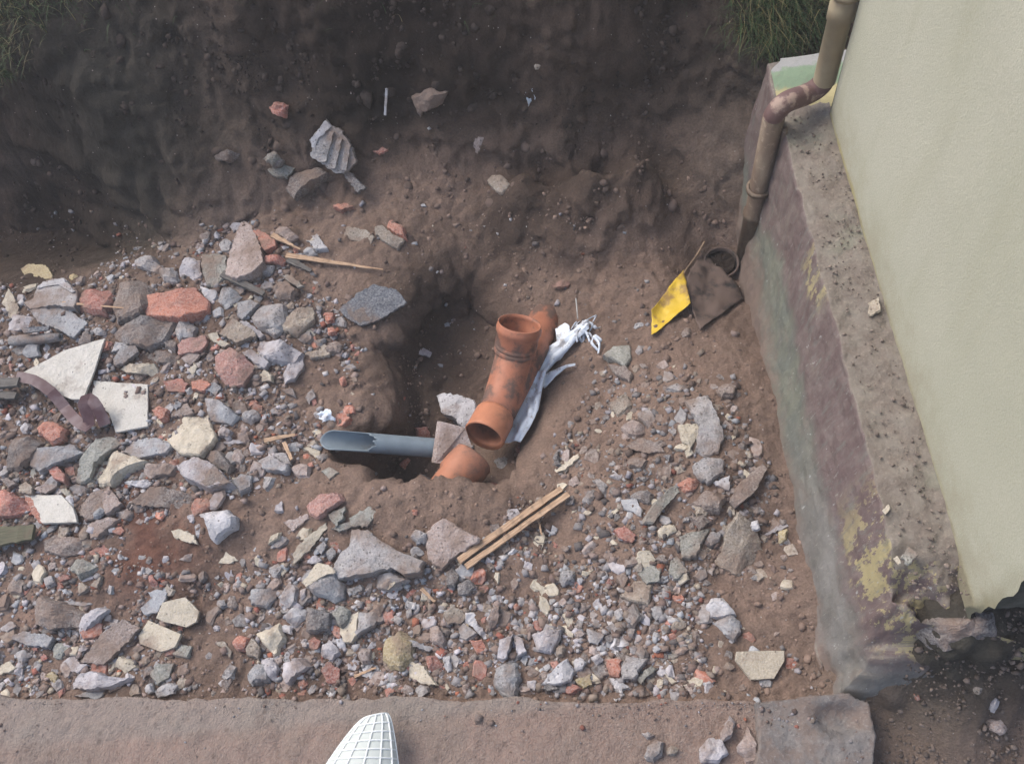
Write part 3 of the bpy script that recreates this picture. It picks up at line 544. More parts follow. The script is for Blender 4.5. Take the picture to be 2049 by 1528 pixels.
# torn white plastic bag beside the orange pipe
m = NT('white_film'); g_ = m.geo(); b = m.mix(m.ramp(m.noise(g_, 34, 6, .7), .52, .64, 0, .7), (.66, .73, .82), (.26, .23, .215)); m.l(b, m.b.inputs['Base Color']); m.b.inputs['Roughness'].default_value = .32
m.b.inputs['Specular IOR Level'].default_value = .6; m.bump(m.noise(g_, 60, 5, .65), .6, .006); M_FILM = m.m
bagc = hp(1090, 760); bg_ = empty('plastic_bag', bagc); tag(bg_, 'torn white plastic bag stretched along the orange pipe and twisted at its far end', 'plastic bag')
def strip(name, L, R, mat, parent, w=.01, thick=.001, seed=0, n=10):
    L = smoothpath(L, 6); R = smoothpath(R, 6); v = []
    for i, (a, b) in enumerate(zip(L, R)):
        nr = np.array([0, 0, 1.])
        for k in range(n + 1):
            t = k / n; p = a * (1 - t) + b * t; v.append(p + nr * (float(fbm(p[0] * 45, p[1] * 20, 200 + seed, 4)) * w * 1.5 + .3 * w * math.sin(math.pi * t) + w * .5 * math.sin(t * 14 + seed + i * .12)))
    m_ = n + 1; f = [(i * m_ + k, i * m_ + k + 1, (i + 1) * m_ + k + 1, (i + 1) * m_ + k) for i in range(len(L) - 1) for k in range(n)]
    o = mesh(name, v, f, mat, None, True); md = o.modifiers.new('thickness', 'SOLIDIFY'); md.thickness = thick; setloc(o, parent); return o
def HL(l, up): return [hp(a, b, up + u_) for a, b, *r in l for u_ in [r[0] if r else 0]]
strip('bag_body', HL([(1053, 758), (1044, 800, .01), (1024, 832), (1012, 862), (1000, 905)], .05), HL([(1098, 765), (1088, 800), (1080, 835, .0), (1068, 862), (1046, 902)], .07), M_FILM, bg_, .014, .001, 1, 14)
strip('bag_neck', HL([(1068, 760), (1090, 720), (1125, 685), (1160, 658), (1180, 652)], .035), HL([(1085, 768), (1112, 735), (1140, 705), (1165, 680), (1180, 668)], .03), M_FILM, bg_, .012, .001, 2, 8)
strip('bag_tail', HL([(1078, 768), (1105, 752), (1130, 742), (1152, 738)], .035), HL([(1090, 785), (1110, 765), (1130, 748), (1152, 741)], .03), M_FILM, bg_, .006, .001, 3, 5)
kn = []
for k in range(16):
    a_ = hp(1160 + random.uniform(-10, 35), 655 + random.uniform(-8, 35), random.uniform(.012, .03)); b_ = a_ + np.array([random.uniform(-.03, .03), random.uniform(-.04, .02), random.uniform(-.02, .012)])
    c_ = b_ + np.array([random.uniform(-.02, .02), random.uniform(-.03, .01), -.01])
    kn.append((a_, b_, c_))
v, f = [], []
for a_, b_, c_ in kn:
    pth = smoothpath([a_, b_, c_], 5)
    for i, p in enumerate(pth):
        w_ = np.array([.0045, .002, .002]) * (1 - i / len(pth) * .5); v += [p - w_, p + w_ * [0, .5, 2], p + w_]
    n0 = len(v) - 3 * len(pth); f += [(n0 + i * 3 + k, n0 + i * 3 + k + 1, n0 + i * 3 + k + 4, n0 + i * 3 + k + 3) for i in range(len(pth) - 1) for k in range(2)]
ko = mesh('bag_knot', v, f, M_FILM, None, True); ko.modifiers.new('thickness', 'SOLIDIFY').thickness = .0012; setloc(ko, bg_)
tw = plastic_mat('twine', (.42, .43, .42), .4, .6)
tag(tube('twine_end', smoothpath([hp(1157, 648, .03), hp(1155, 625, .03), hp(1153, 604, .02)]), .0022, tw, None, 6), 'thin pale twine sticking up from the knot of the white bag', 'twine')
strip('bag_scrap', HL([(1112, 665), (1128, 655), (1140, 660)], .02), HL([(1115, 690), (1130, 680), (1142, 675)], .015), M_FILM, bg_, .012, .001, 6, 5)

# white reinforcing mesh bag at the near edge
m = NT('mesh_fabric'); uv = m.n('ShaderNodeUVMap').outputs[0]; sp = m.n('ShaderNodeSeparateXYZ', Vector=uv)
b = m.mix(m.ramp(m.noise(uv, 8, 3), .3, .7), (.62, .66, .66), (.75, .78, .78)); m.l(b, m.b.inputs['Base Color']); M_NET = m.m
m = NT('milky_film'); m.b.inputs['Base Color'].default_value = (.55, .60, .58, 1); m.b.inputs['Alpha'].default_value = .86; m.b.inputs['Roughness'].default_value = .5; M_MILK = m.m
nb = empty('mesh_bag', P(720, 1520, .12)); tag(nb, 'rolled white mesh bag poking in over the slab at the near edge', 'mesh bag')
rimL = [(625, 1560), (642, 1515), (680, 1468), (712, 1440), (735, 1424), (757, 1419), (780, 1450), (792, 1490), (800, 1560)]
def netp(u, v):   # u around 0..1, v 0 front tip .. 1 back: half barrel
    t = u * math.pi; tip = np.array([748, 1420.]); 
    a = np.array([640, 1535.]) * (1 - v) * 0 + np.array([625, 1575.]) * 1; 
    Lx, Ly = 722 - 95 * v ** .8, 1436 + 136 * v
    Rx_, Ry = 772 + 30 * v ** .6, 1424 + 150 * v
    cx, cy = (Lx + Rx_) / 2, (Ly + Ry) / 2; px = Lx + (Rx_ - Lx) * (1 - math.cos(t)) / 2; py = Ly + (Ry - Ly) * (1 - math.cos(t)) / 2
    base = P(px, py, .13); return base + np.array([0, 0, .0]) + np.array([0, -.0, .055 * math.sin(t) * (.35 + v)]) + np.array([0, 0, -.02 * (1 - v)])
nu, nv2 = 7, 8; v = []; f = []
for j in range(nv2 * 2 + 1):
    for i in range(nu * 2 + 1): v.append(netp(i / (nu * 2), j / (nv2 * 2)))
w_ = nu * 2 + 1; f = [(j * w_ + i, j * w_ + i + 1, (j + 1) * w_ + i + 1, (j + 1) * w_ + i) for j in range(nv2 * 2) for i in range(nu * 2)]
fo = mesh('film', v, f, M_MILK, None, True); setloc(fo, nb)
v, f = [], []
def ribbon(pp, wd):
    n0 = len(v)
    for i, p in enumerate(pp):
        d = pp[min(i + 1, len(pp) - 1)] - pp[max(i - 1, 0)]; d /= np.linalg.norm(d) + 1e-9
        s_ = np.cross(d, [0, 0, 1.]); s_ /= np.linalg.norm(s_) + 1e-9
        for q_ in (-s_ * wd, np.array([0, 0, wd * .6]), s_ * wd, np.array([0, 0, -wd * .6])): v.append(p + q_ + [0, 0, .0025])
    f.extend([(n0 + i * 4 + k, n0 + i * 4 + (k + 1) % 4, n0 + i * 4 + 4 + (k + 1) % 4, n0 + i * 4 + 4 + k) for i in range(len(pp) - 1) for k in range(4)])
for i in range(0, nu + 1): ribbon([netp(i / nu, j / 24) for j in range(25)], .0019)
for j in range(0, nv2 + 1): ribbon([netp(i / 24, j / nv2) for i in range(25)], .0019)
setloc(mesh('mesh_threads', v, f, M_NET, None, False), nb)
# ---------------------------------------------------------------- rubble pieces seen one by one
OFF = {'A': (0, 400, 3.917), 'B': (350, 400, 3.917), 'C': (0, 750, 3.917), 'D': (500, 750, 3.917), 'E': (0, 1100, 3.569), 'F': (500, 1100, 3.569), 'G': (1000, 1100, 3.569),
       'H': (1000, 750, 3.415), 'I': (850, 550, 3.819), 'J': (1250, 400, 3.82), 'K': (1400, 0, 3.157), 'L': (1450, 400, 3.057), 'M': (1450, 900, 2.432), 'N': (0, 0, 3.395), 'O': (550, 0, 3.638), 'Q': (1000, 0, 3.396)}
PIECES = '''A|y|s|10|170,540 230,505 350,510 400,580 400,615 345,615 300,585 285,660 255,690 215,640|ochre curved plaster shard at the dark foot of the bank, farthest left
A|y|r|12|525,575 560,562 610,580 605,610 565,635 530,610|small ochre pebble right of the ochre curved shard at the foot of the bank
A|g|s|30|185,795 260,765 290,670 360,630 490,612 585,710 560,830 420,815 240,850|grey concrete chunk with a white crust on top, left of the dark red brick
A|c|s|12|15,800 65,700 110,770 145,840 120,920 75,915 50,860|upright pointed cream shard at the left frame edge
A|r|r|45|560,830 590,740 680,670 850,665 840,760 780,850 680,850|dark red brick lump in shadow beside the white-crusted chunk
A|n|r|60|860,760 920,600 1060,520 1200,640 1200,760 1080,850 900,870|dark muddy boulder between the two bricks at the pile's far edge
A|g|r|40|1020,450 1080,408 1180,425 1230,490 1180,540 1060,520|rounded grey stone at the far rim of the pile above the muddy boulder
A|g|r|30|1220,510 1330,480 1390,520 1370,590 1270,600|squat grey stone left of the rough pale cobble at the pile's rim
A|l|r|42|1395,540 1430,440 1510,420 1570,470 1585,580 1500,612 1400,560|rough pale cobble left of the square grey block at the pile's rim
A|v|b|50|1575,400 1700,400 1770,430 1765,580 1690,640 1610,630 1580,500|squarish grey-green concrete block left of the tall pinkish slab
A|p|s|40|1770,560 1800,420 1850,260 1890,150 1960,200 2030,360 2050,480 1960,560 1850,600|tall pinkish grey triangular slab standing at the peak of the pile
A|g|r|22|1705,345 1750,285 1815,320 1790,390 1730,400|small grey stone in the soil left of the tall pinkish slab
A|o|b|60|1120,850 1150,745 1285,722 1500,660 1600,760 1590,830 1400,910 1150,885|large bright orange broken brick near the far edge of the pile
A|w|r|20|1540,640 1640,700 1700,700 1700,760 1640,830 1600,770|bone-like white mortar bit right of the large orange brick
A|b|r|38|1680,780 1720,690 1800,670 1900,740 1850,810 1760,860|angular blue-grey stone right of the bone-like white bit
A|b|s|22|1860,800 1960,780 2020,810 1900,930 1860,900|blue-white triangular chip left of the oval grey cobble
B|g|r|45|555,890 680,800 840,800 855,910 790,980 640,985|oval pitted grey cobble in the middle of the left pile
A|b|s|18|245,870 320,810 500,820 560,880 670,960 560,1070 460,1010 300,950|flat blue-grey slab below the white-crusted chunk
A|l|b|30|35,930 90,890 250,910 305,1000 260,1025 60,1015|lavender-grey block at the left frame edge below the pointed cream shard
A|k|r|50|790,1040 870,940 960,900 1100,900 1260,880 1330,920 1250,1060 1130,1130 960,1110|big dark grey boulder in front of the large orange brick
A|b|r|38|1350,1000 1390,940 1460,915 1530,970 1520,1070 1400,1095|rounded blue-grey stone below the large orange brick
A|q|b|40|1680,1210 1790,1150 1900,1210 1995,1300 1900,1440 1780,1450 1690,1320|large pink-red brick piece in the middle of the left pile
A|q|s|30|1390,1130 1430,1095 1600,1060 1610,1120 1560,1180 1400,1205|flat pink brick sliver left of the cream-ended chip
A|c|s|15|1630,1050 1700,1035 1720,1090 1800,1130 1740,1145 1650,1090|small cream-ended plaster chip above the large pink brick
A|t|s|20|1720,1040 1830,930 1980,1020 2000,1060 1860,1110|brown-grey flat triangle above the large pink brick
A|k|r|25|1270,1090 1330,1070 1390,1120 1370,1190 1290,1140|small dark wedge left of the flat pink brick sliver
A|g|s|25|890,1240 960,1140 1060,1140 1080,1190 970,1270 900,1290|leaning grey slab right of the big cream board
A|c|s|10|1470,1330 1520,1280 1545,1310 1510,1370|small cream chip left of the large pink brick
A|g|r|22|700,1010 760,990 830,1020 810,1060 740,1060|small grey stone just left of the big dark grey boulder
A|k|r|30|590,1110 620,1010 680,1000 710,1060 700,1140 640,1150|brown-grey lump above the big cream board
A|g|b|26|860,1190 900,1110 1010,1120 980,1160|grey chip between boulder and leaning grey slab
A|k|r|26|1100,1210 1180,1170 1300,1180 1400,1210 1380,1290 1230,1280|flat dark stone above the cream-topped bar
A|c|b|30|930,1310 960,1285 1200,1275 1225,1320 1220,1370 1000,1350|cream-topped bar of mortar above the square white tile
A|g|r|18|1500,900 1560,870 1660,900 1640,950 1540,950|small dark grey pebble pair under the angular blue-grey stone
A|r|s|20|1280,1420 1420,1400 1470,1440 1440,1500 1310,1490|flat red brick chip right of the square white tile's top corner
A|o|s|20|1500,1420 1590,1400 1650,1440 1600,1490 1510,1480|flat orange brick chip left of the large pink brick's lower tip
B|o|s|25|590,240 650,235 780,300 780,350 700,385 640,320|bright orange shard right of the tall pinkish slab
B|r|r|32|660,450 700,415 850,430 885,460 860,500 700,480|rounded red brick stub where the two long splinters start
B|w|s|16|1010,310 1110,265 1185,370 1100,380 1070,340|greenish white plaster chip above the long splinter
B|g|r|22|990,380 1060,360 1120,430 1050,460 1000,440|brown-grey stone under the greenish white chip
B|o|r|34|1620,130 1680,120 1790,210 1800,270 1730,260 1650,200|lone orange brick lump on bare soil with a broken tan wedge beside it
B|t|b|24|1570,210 1620,195 1700,260 1790,300 1730,370 1640,320 1570,260|broken tan wedge lying against the lone orange brick lump
B|t|s|10|1330,280 1350,215 1500,240 1560,290 1530,350 1400,310|flat soil-coloured flake left of the broken tan wedge
B|s|s|18|1300,850 1460,720 1560,670 1720,705 1800,800 1640,910 1520,960 1450,975 1350,910|dark blue slate piece overhanging the trench edge
B|l|r|45|630,1110 680,1065 860,1090 1000,1170 930,1255 760,1240 650,1180|big porous pale grey chunk below the oval grey cobble
B|t|b|40|810,950 950,850 1080,830 1090,920 960,1030 860,1000|tan faceted stone right of the oval grey cobble
B|n|r|34|745,680 790,600 870,610 940,680 900,770 800,780|brown stone under the pale green strip
B|v|s|10|845,590 900,590 1005,670 960,680 870,620|pale green strip of plastic-like slate among the splinters
B|l|b|30|850,1350 900,1270 1000,1220 1010,1300 930,1400 860,1420|pale angular stone below the big porous chunk
B|g|r|22|1075,1080 1190,1080 1150,1150 1090,1150|small grey stone right of the big porous chunk
B|t|b|22|1010,1180 1140,1170 1160,1230 1060,1235|small tan block right of the big porous chunk
B|n|r|28|1160,1130 1230,1080 1320,1120 1290,1190 1180,1190|brown stone at the trench side of the pile
B|o|r|20|1155,870 1240,870 1250,940 1190,950|orange brick bit halfway between tan faceted stone and slate
B|o|r|16|1190,990 1240,985 1265,1030 1200,1040|smaller orange bit just below the one by the slate
B|o|r|16|1290,1380 1330,1370 1355,1420 1310,1445|single orange chip at the trench edge far below the slate
B|l|s|12|1900,1175 1950,1160 2015,1195 2000,1235 1900,1200|pale grey chip alone in the trench bottom
B|p|r|30|720,240 850,180 930,240 850,290|grey-pink stone behind the bright orange shard
B|g|r|32|630,540 680,485 810,500 760,570 660,570|grey stone in front of the rounded red brick stub
B|g|r|24|700,1020 800,970 830,1030 780,1070|grey stone between the oval cobble and the porous chunk
B|l|s|24|530,1190 600,1170 730,1270 700,1310 620,1270|pale stone right of the large pink brick
B|c|s|14|625,1395 700,1330 755,1370 750,1420 650,1420|cream chip right of the large pink brick's tip
B|k|r|20|560,590 640,570 680,620 600,640|small dark stone below the tall pinkish slab
B|l|s|22|510,950 560,950 690,1050 660,1070 540,990|thin pale strip of mortar under the oval grey cobble
B|t|r|20|860,800 930,800 940,860 870,870|small tan ring-shaped stone behind the oval grey cobble
B|g|r|24|940,1080 1050,1010 1070,1080 1000,1130|grey stone right of the porous chunk's top
B|o|s|18|1240,40 1330,25 1400,50 1300,70|thin orange sliver in the soil of the lower bank
C|T|t|9|735,45 1155,75 1155,400 905,445 850,290 715,215|square white tile with a broken lower corner
A|T|t|9|185,1350 500,1180 820,1085 740,1330 650,1560 560,1560 220,1425|big cream board broken to a point behind the square white tile
C|o|r|45|250,390 300,340 370,320 500,400 480,490 400,530 290,450|orange brick lump under the maroon strap
C|o|r|30|1170,270 1230,225 1310,260 1290,330 1240,350|round orange brick bit right of the square white tile
C|c|b|24|1190,450 1330,320 1500,280 1590,190 1610,330 1670,470 1560,610 1400,590 1310,510|large cream plaster slab with a soil stain on its top
C|b|b|34|1590,170 1700,190 1840,310 1790,380 1640,350|blue-white block right of the large cream slab
C|b|b|40|230,640 270,570 420,560 560,540 630,600 500,660 420,690 290,740 225,690|bluish white half block below the maroon strap
C|v|b|34|580,810 640,640 740,500 850,480 950,520 860,580 740,680 700,800 620,830|curved grey-green slab left of the cream crumbly stone
C|c|r|42|700,770 760,650 900,580 1060,640 1150,660 920,750 850,820 740,820|crumbly cream stone under the pale oval tile
C|b|b|22|945,590 1050,500 1200,490 1320,530 1290,600 1070,645|pale blue oval slab left of the large cream slab
C|l|b|60|1380,700 1520,640 1670,700 1760,800 1800,840 1620,870 1550,840 1440,790|cube-like concrete block with one pale and one dark face
C|p|r|36|1090,760 1130,680 1300,680 1380,700 1330,780 1150,810|pinkish pitted stone left of the cube-like block
C|w|r|24|945,830 1100,820 1200,810 1250,845 1120,890 980,860|long white stone below the pinkish pitted stone
C|n|b|34|1030,1000 1180,875 1300,880 1460,930 1560,950 1450,1050 1200,1020|long brown slab ending at the orange brick end
C|o|r|38|1450,1060 1530,960 1620,950 1655,1010 1560,1080 1460,1100|orange brick end right of the long brown slab
C|T|t|14|185,940 480,940 570,1040 600,1150 330,1160 250,1050|cream tile with a broken orange edge beside the red brick at left
C|r|r|50|-60,900 0,890 130,950 210,1040 100,1100 -60,1120|big red brick cut by the left frame edge
C|c|r|22|465,890 510,880 585,950 560,980 500,940|cream pebble above the cream tile with the orange edge
C|n|b|34|570,1060 700,930 840,870 830,1090 700,1130|purple-brown wedge right of the orange-edged cream tile
C|p|s|26|840,870 950,1000 830,1080 800,1000|pinkish triangle leaning on the purple-brown wedge
C|b|r|16|725,1060 780,1020 820,1050 780,1100 720,1110|pale blue pebble in front of the purple-brown wedge
C|w|r|50|1520,1080 1600,1060 1740,1045 1815,1100 1800,1190 1720,1240 1640,1300 1600,1250 1600,1140|white porous chunk on bare soil right of the leaf-shaped chip
C|w|r|16|1510,1180 1570,1150 1600,1280 1540,1300|white stalk-like mortar bit touching the white porous chunk
C|c|s|9|1340,1220 1400,1205 1500,1250 1540,1325 1440,1300 1360,1260|leaf-shaped cream chip left of the white porous chunk
C|c|s|7|1715,1470 1790,1355 1870,1440 1800,1475|cream triangular chip alone on bare soil
C|r|s|30|355,700 420,690 500,770 490,830 410,800|orange-red chip under the bluish white half block
C|r|s|10|700,1380 860,1280 915,1340 850,1400 720,1440|flat smear of red brick sunk in the bare soil
C|k|r|45|0,640 60,480 180,460 300,520 230,650 100,730 0,720|dark blue-grey boulder at the left frame edge below the strap
C|b|b|26|1825,830 1880,770 1970,780 1960,870 1880,910|blue-grey four-sided chip right of the cube-like block
C|n|r|36|300,1280 400,1230 700,1280 660,1400 480,1420 320,1370|long brown-grey rock below the orange-edged cream tile
C|p|b|28|680,1180 830,1110 900,1130 760,1270 700,1280|brown-pink stone right of the long brown-grey rock
C|t|r|24|600,1240 650,1170 690,1200 680,1280 620,1300|tan pebble between two brown-grey rocks
C|g|r|22|890,1080 1000,1040 1040,1080 990,1130 910,1130|grey glassy pebble on bare soil edge
C|k|b|40|1560,600 1700,590 1790,700 1750,760 1650,690|dark grey slab behind the cube-like block
C|b|r|26|1900,280 2000,260 2060,330 1960,400 1890,350|blue-grey stone right of the blue-white block
C|l|r|28|1680,430 1740,390 1810,430 1790,480 1700,480|pale stone below the blue-white block
C|g|r|20|1440,110 1500,85 1505,150 1460,160|small pale stone above the large cream slab's tip
C|b|s|12|1590,100 1680,60 1730,90 1690,160|blue-grey chip above the blue-white block
C|l|s|9|1740,525 1880,510 1900,530 1760,540|thin pale rod-like chip right of the large cream slab
C|p|r|28|1780,580 1860,550 1920,620 1880,700 1800,660|pinkish stone right of the cube-like block's far side
C|w|r|22|150,400 190,360 230,400 210,460 170,460|white crumb left of the orange lump under the strap
C|t|s|24|140,870 200,830 250,880 240,930 150,920|tan stone between the red brick and the dark boulder at left
C|p|s|26|270,890 350,850 440,870 350,930|flat pink-brown stone above the orange-edged cream tile
C|n|s|26|10,820 60,800 120,850 60,880|brown chip above the big red brick at left
D|w|b|40|1465,150 1500,130 1640,160 1750,200 1770,250 1760,330 1680,420 1600,330 1510,290|grey-white concrete chunk above the upright slab beside the orange pipe
D|c|s|7|405,430 500,415 555,440 550,475|cream splinter at the broken mouth of the grey pipe
D|c|s|8|400,560 540,560 545,665 480,620|cream torn chip below the broken mouth of the grey pipe
D|o|b|20|1305,410 1390,405 1420,490 1320,490|orange triangular chip behind the grey pipe
D|b|b|34|40,680 130,620 290,700 280,750 140,740|bluish white brick-shaped block left of the brown stick
D|q|r|45|420,1010 540,920 690,910 710,980 620,1050 520,1120 450,1080|large pinkish red brick lump on the soil ridge
D|v|s|16|610,1090 740,1030 730,1120 670,1180|grey-green shard with a notch right of the pink-red lump
D|v|s|16|780,1120 940,1030 985,1090 920,1180 800,1180|grey-green pentagon plate right of the notched shard
D|o|r|16|1260,1050 1320,1040 1310,1100 1270,1100|small orange chip on the soil ridge
D|p|b|30|1390,1230 1510,1130 1780,1280 1770,1310 1560,1440 1500,1510 1400,1440 1385,1340|large pinkish flat slab left of the wooden batten
D|g|r|36|1255,1260 1300,1205 1390,1240 1390,1320 1300,1330|round grey stone left of the large pinkish flat slab
D|g|b|50|640,1500 700,1400 780,1340 800,1215 920,1215 1020,1300 1100,1350 1330,1440 1300,1540 1190,1550 1100,1500 960,1540 700,1580|longest grey concrete slab in front of the soil ridge
D|c|s|20|350,1380 450,1270 590,1160 600,1200 480,1350 350,1470|long cream-speckled bar left of the longest grey slab
D|c|r|18|120,1330 150,1260 235,1220 220,1280|small cream wedge left of the cream-speckled bar
D|o|r|30|1830,880 1900,790 1980,830 1960,890 1860,915|red and white speckled stone right of the orange stub
D|g|r|26|1900,640 1980,620 2035,650 2020,720 1960,740|pale grey stone just below the open orange pipe
D|g|b|30|140,600 280,610 320,700 290,700|grey flat stone behind the bluish white brick-shaped block
D|p|r|24|320,740 380,670 450,700 430,770 350,780|pinkish stone left of the grey pipe's shadow
D|g|r|24|1280,820 1360,770 1400,810 1340,845|grey stone at the near lip of the hole under the grey pipe
D|o|s|12|1180,700 1240,650 1260,670 1220,740|dark orange chip inside the hole under the grey pipe
D|v|s|12|560,750 620,720 690,760 620,810|grey-green chip on the soil left of the hole
D|l|s|14|200,1020 250,985 255,1060 190,1060|pale chip half sunk in the ridge soil
D|o|r|16|440,690 490,670 510,710 460,730|orange chip below the cream torn chip
D|g|r|18|545,610 610,600 630,640 570,665|grey pebble touching the cream torn chip
D|r|r|14|480,170 520,150 530,220 490,250|red chip on the soil between pile and trench
D|o|r|12|510,360 545,350 555,400 515,400|little orange chip above the cream splinter
D|g|b|24|250,110 340,100 360,170 310,150|grey chip at the trench side below the pale angular stone
D|p|s|12|260,1150 450,1090 460,1120 330,1220|brown-pink flake left of the pink-red lump
D|l|r|28|430,1470 510,1400 570,1450 520,1480|pale stone left of the longest grey slab
D|g|r|28|580,1380 650,1340 680,1400 620,1460|grey stone touching the longest grey slab
D|b|s|24|520,1350 580,1300 600,1330 560,1400|blue-grey stone right of the cream-speckled bar
D|v|s|18|640,1200 780,1150 800,1180 700,1230|dark flat stone under the notched shards
E|c|t|12|1115,485 1160,375 1320,335 1420,440 1400,510 1330,550 1170,510|upper of the two big cream plates in the near rubble
E|c|t|14|990,610 1060,500 1290,600 1250,690 1150,725 1000,670|lower of the two big cream plates in the near rubble
E|b|s|14|1005,410 1090,340 1060,300 1190,270 1180,350 1120,440 1040,460|pale blue hooked plate left of the upper cream plate
E|n|r|55|75,470 150,390 240,330 400,380 540,460 510,560 340,570 200,530|biggest brown boulder near the lower left corner
E|l|r|36|525,530 580,450 690,400 770,405 680,500 540,615|lavender-white pointed stone right of the biggest brown boulder
E|n|s|24|580,790 720,600 870,500 985,560 880,680 740,810|flat brown plate left of the two big cream plates
E|c|r|24|805,840 850,750 940,790 960,840 880,880|cream lump below the flat brown plate
E|l|r|36|440,970 560,880 640,860 880,900 740,970 600,1000|long lavender-white stone next to the slab edge
E|c|s|12|-10,830 60,795 115,840 60,870 -10,885|cream chip cut by the left frame edge near the slab
E|y|s|10|315,900 370,865 410,900 395,950|olive-yellow chip left of the long lavender stone
E|v|s|24|1070,890 1110,820 1235,810 1200,910 1110,955|grey-green four-sided stone below the lower cream plate
E|r|r|22|1040,180 1080,165 1130,230 1110,280 1060,240|red chip above the pale blue hooked plate
E|l|s|20|450,800 530,740 580,830 620,820 550,875 490,850|hook-shaped lavender chip above the long lavender stone
E|w|r|20|1015,990 1060,950 1090,1010 1050,1045|small white stone against the slab edge
E|v|r|38|450,110 490,50 600,60 690,110 560,180|grey-green rock below the long brown-grey rock
E|b|s|12|405,380 480,360 650,380 600,400|thin blue flake on the biggest brown boulder
E|t|r|24|540,250 580,215 630,270 560,320|tan stone above the lavender-white pointed stone
E|t|s|20|640,250 720,185 690,270|tan splinter right of the tan stone
E|o|r|34|1630,650 1700,600 1760,620 1740,700 1680,710|orange brick piece between peach wedge and peach block
E|t|s|12|1545,660 1600,650 1655,720 1640,765|peach wedge left of the orange brick piece
E|t|b|26|1745,700 1800,620 1850,690 1840,775 1760,740|peach block right of the orange brick piece
E|b|s|14|530,1040 620,1010 740,1010 700,1060|blue-grey flake sunk at the slab edge
E|b|r|45|1735,900 1800,790 1890,800 1900,920 1760,940|dark blue cobble next to two lavender ones above the slab
E|l|r|18|1255,65 1375,15 1370,80 1290,75|lavender chip left of the cream triangle on bare soil
E|v|r|24|350,700 420,655 490,690 420,780 360,770|dark grey-green cobble above the hook-shaped chip
E|r|r|18|270,750 310,730 340,770 300,800|red chip left of the hook-shaped chip
E|b|s|20|60,620 180,580 370,620 330,690 180,670|blue-grey slab under the biggest brown boulder
E|g|r|26|80,740 150,700 220,740 150,830|grey stone left of the red chip near the slab
E|w|s|14|0,560 70,505 110,540 50,580|white flake at the left frame edge by the brown boulder
E|l|r|20|550,690 600,670 620,700 570,740|small pale stone beside the flat brown plate
E|g|r|30|1090,1010 1180,950 1270,960 1240,1030 1110,1060|grey stone leaning on the slab edge left of centre
E|t|r|24|900,980 970,950 1010,1020 920,1050|tan stone on the slab edge
E|v|s|18|1230,740 1300,680 1370,690 1330,760|dark green-grey flake below the lower cream plate
E|k|r|22|1400,180 1440,140 1465,200 1430,240|dark oval pebble right of the red chip
E|n|r|26|20,260 100,160 170,200 160,300 60,300|brown stone above the biggest brown boulder
E|g|r|24|290,190 370,170 390,230 320,250|grey stone above the brown boulder's right side
E|r|s|14|410,190 460,175 490,205 430,230|red flake above the brown boulder
E|g|r|26|1540,360 1600,340 1610,390 1560,410|grey stone right of the upper cream plate
F|b|r|55|340,180 380,110 500,85 590,130 630,210 625,300 560,345 440,300 370,230|large blue-white stone with a cream patch on top
F|w|r|40|180,390 270,200 330,270 320,370 220,430|tall white peaked stone left of the cream-patched stone
F|b|r|45|0,270 190,260 200,320 120,420 0,380|blue-grey block left of the tall white peaked stone
F|c|r|38|15,580 190,460 230,620 150,750 80,660|cream mottled wedge above two lavender cobbles
F|w|r|32|225,480 290,400 400,400 400,490 310,550|white stone below the tall white peaked stone
F|c|s|18|640,560 700,490 770,440 760,520 760,600 720,655 660,640|cream end of broken render beside its grey half
F|g|b|30|775,440 930,430 980,480 860,540 765,590|grey half of broken render right of the cream end
F|v|r|36|580,450 640,390 700,410 690,480 630,540|grey-green cobble left of the cream render end
F|y|r|55|935,620 1060,560 1160,620 1150,750 1080,830 990,830 930,750|ochre-brown crumbly boulder in the near rubble
F|c|s|14|1130,800 1240,830 1270,890 1330,960 1220,950 1140,900|tan-cream plate lying right of the ochre-brown boulder
F|l|r|48|210,800 330,770 385,830 260,960 230,920|wedge-shaped lavender cobble standing by the slab edge
F|l|r|44|60,770 150,750 200,850 190,960 120,900|rounded tall lavender cobble left of the wedge-shaped one
F|r|r|24|405,640 460,610 510,650 480,710 420,700|red brick chip left of the lavender stone with a white side
F|w|r|20|1370,750 1430,740 1440,860 1400,880|white bone-shaped chip by a rusty red lump
F|b|r|55|1720,830 1800,790 1870,790 1900,900 1880,1060 1780,1040 1720,960|tall mottled blue-green stone at the slab edge
F|p|r|34|1690,500 1750,400 1785,400 1770,550 1710,570|tall pinkish pebble standing right of the tan plate
F|t|s|24|1385,460 1440,390 1560,470 1490,530 1420,520|tan plate right of the rubble centre
F|w|r|18|1550,520 1620,510 1720,620 1680,650|blue-white elongated chip below the tan plate
F|k|r|44|390,570 400,400 500,420 570,440 560,560 460,580|dark striped stone right of the white stone
F|g|r|36|850,260 880,170 1000,150 1090,200 960,290|grey stone below the longest grey slab
F|l|r|36|500,660 590,630 640,720 560,780 500,740|lavender stone with a white side above the buried brick
F|r|s|16|510,860 560,800 640,850 630,940 570,950|round brick face buried in soil by the slab edge
F|o|r|18|330,940 390,910 415,960 360,1000|orange chip at the slab edge below the wedge cobble
F|b|s|20|1140,640 1200,660 1310,700 1280,725 1170,690|blue-grey slab right of the ochre-brown boulder
F|r|r|26|1210,740 1330,740 1385,800 1370,860 1280,870 1250,800|rusty red lump beside the white bone-shaped chip
F|g|r|30|680,280 790,240 810,290 720,320|grey stone right of the cream-patched stone
F|g|r|26|110,130 180,80 230,120 190,200 130,190|grey stone above the blue-grey block
F|l|r|26|350,280 400,260 400,330 360,370|pale stone between the white peaked and cream-patched stones
F|p|r|34|1270,540 1330,520 1390,620 1380,690 1300,650|pinkish stone above the white bone-shaped chip
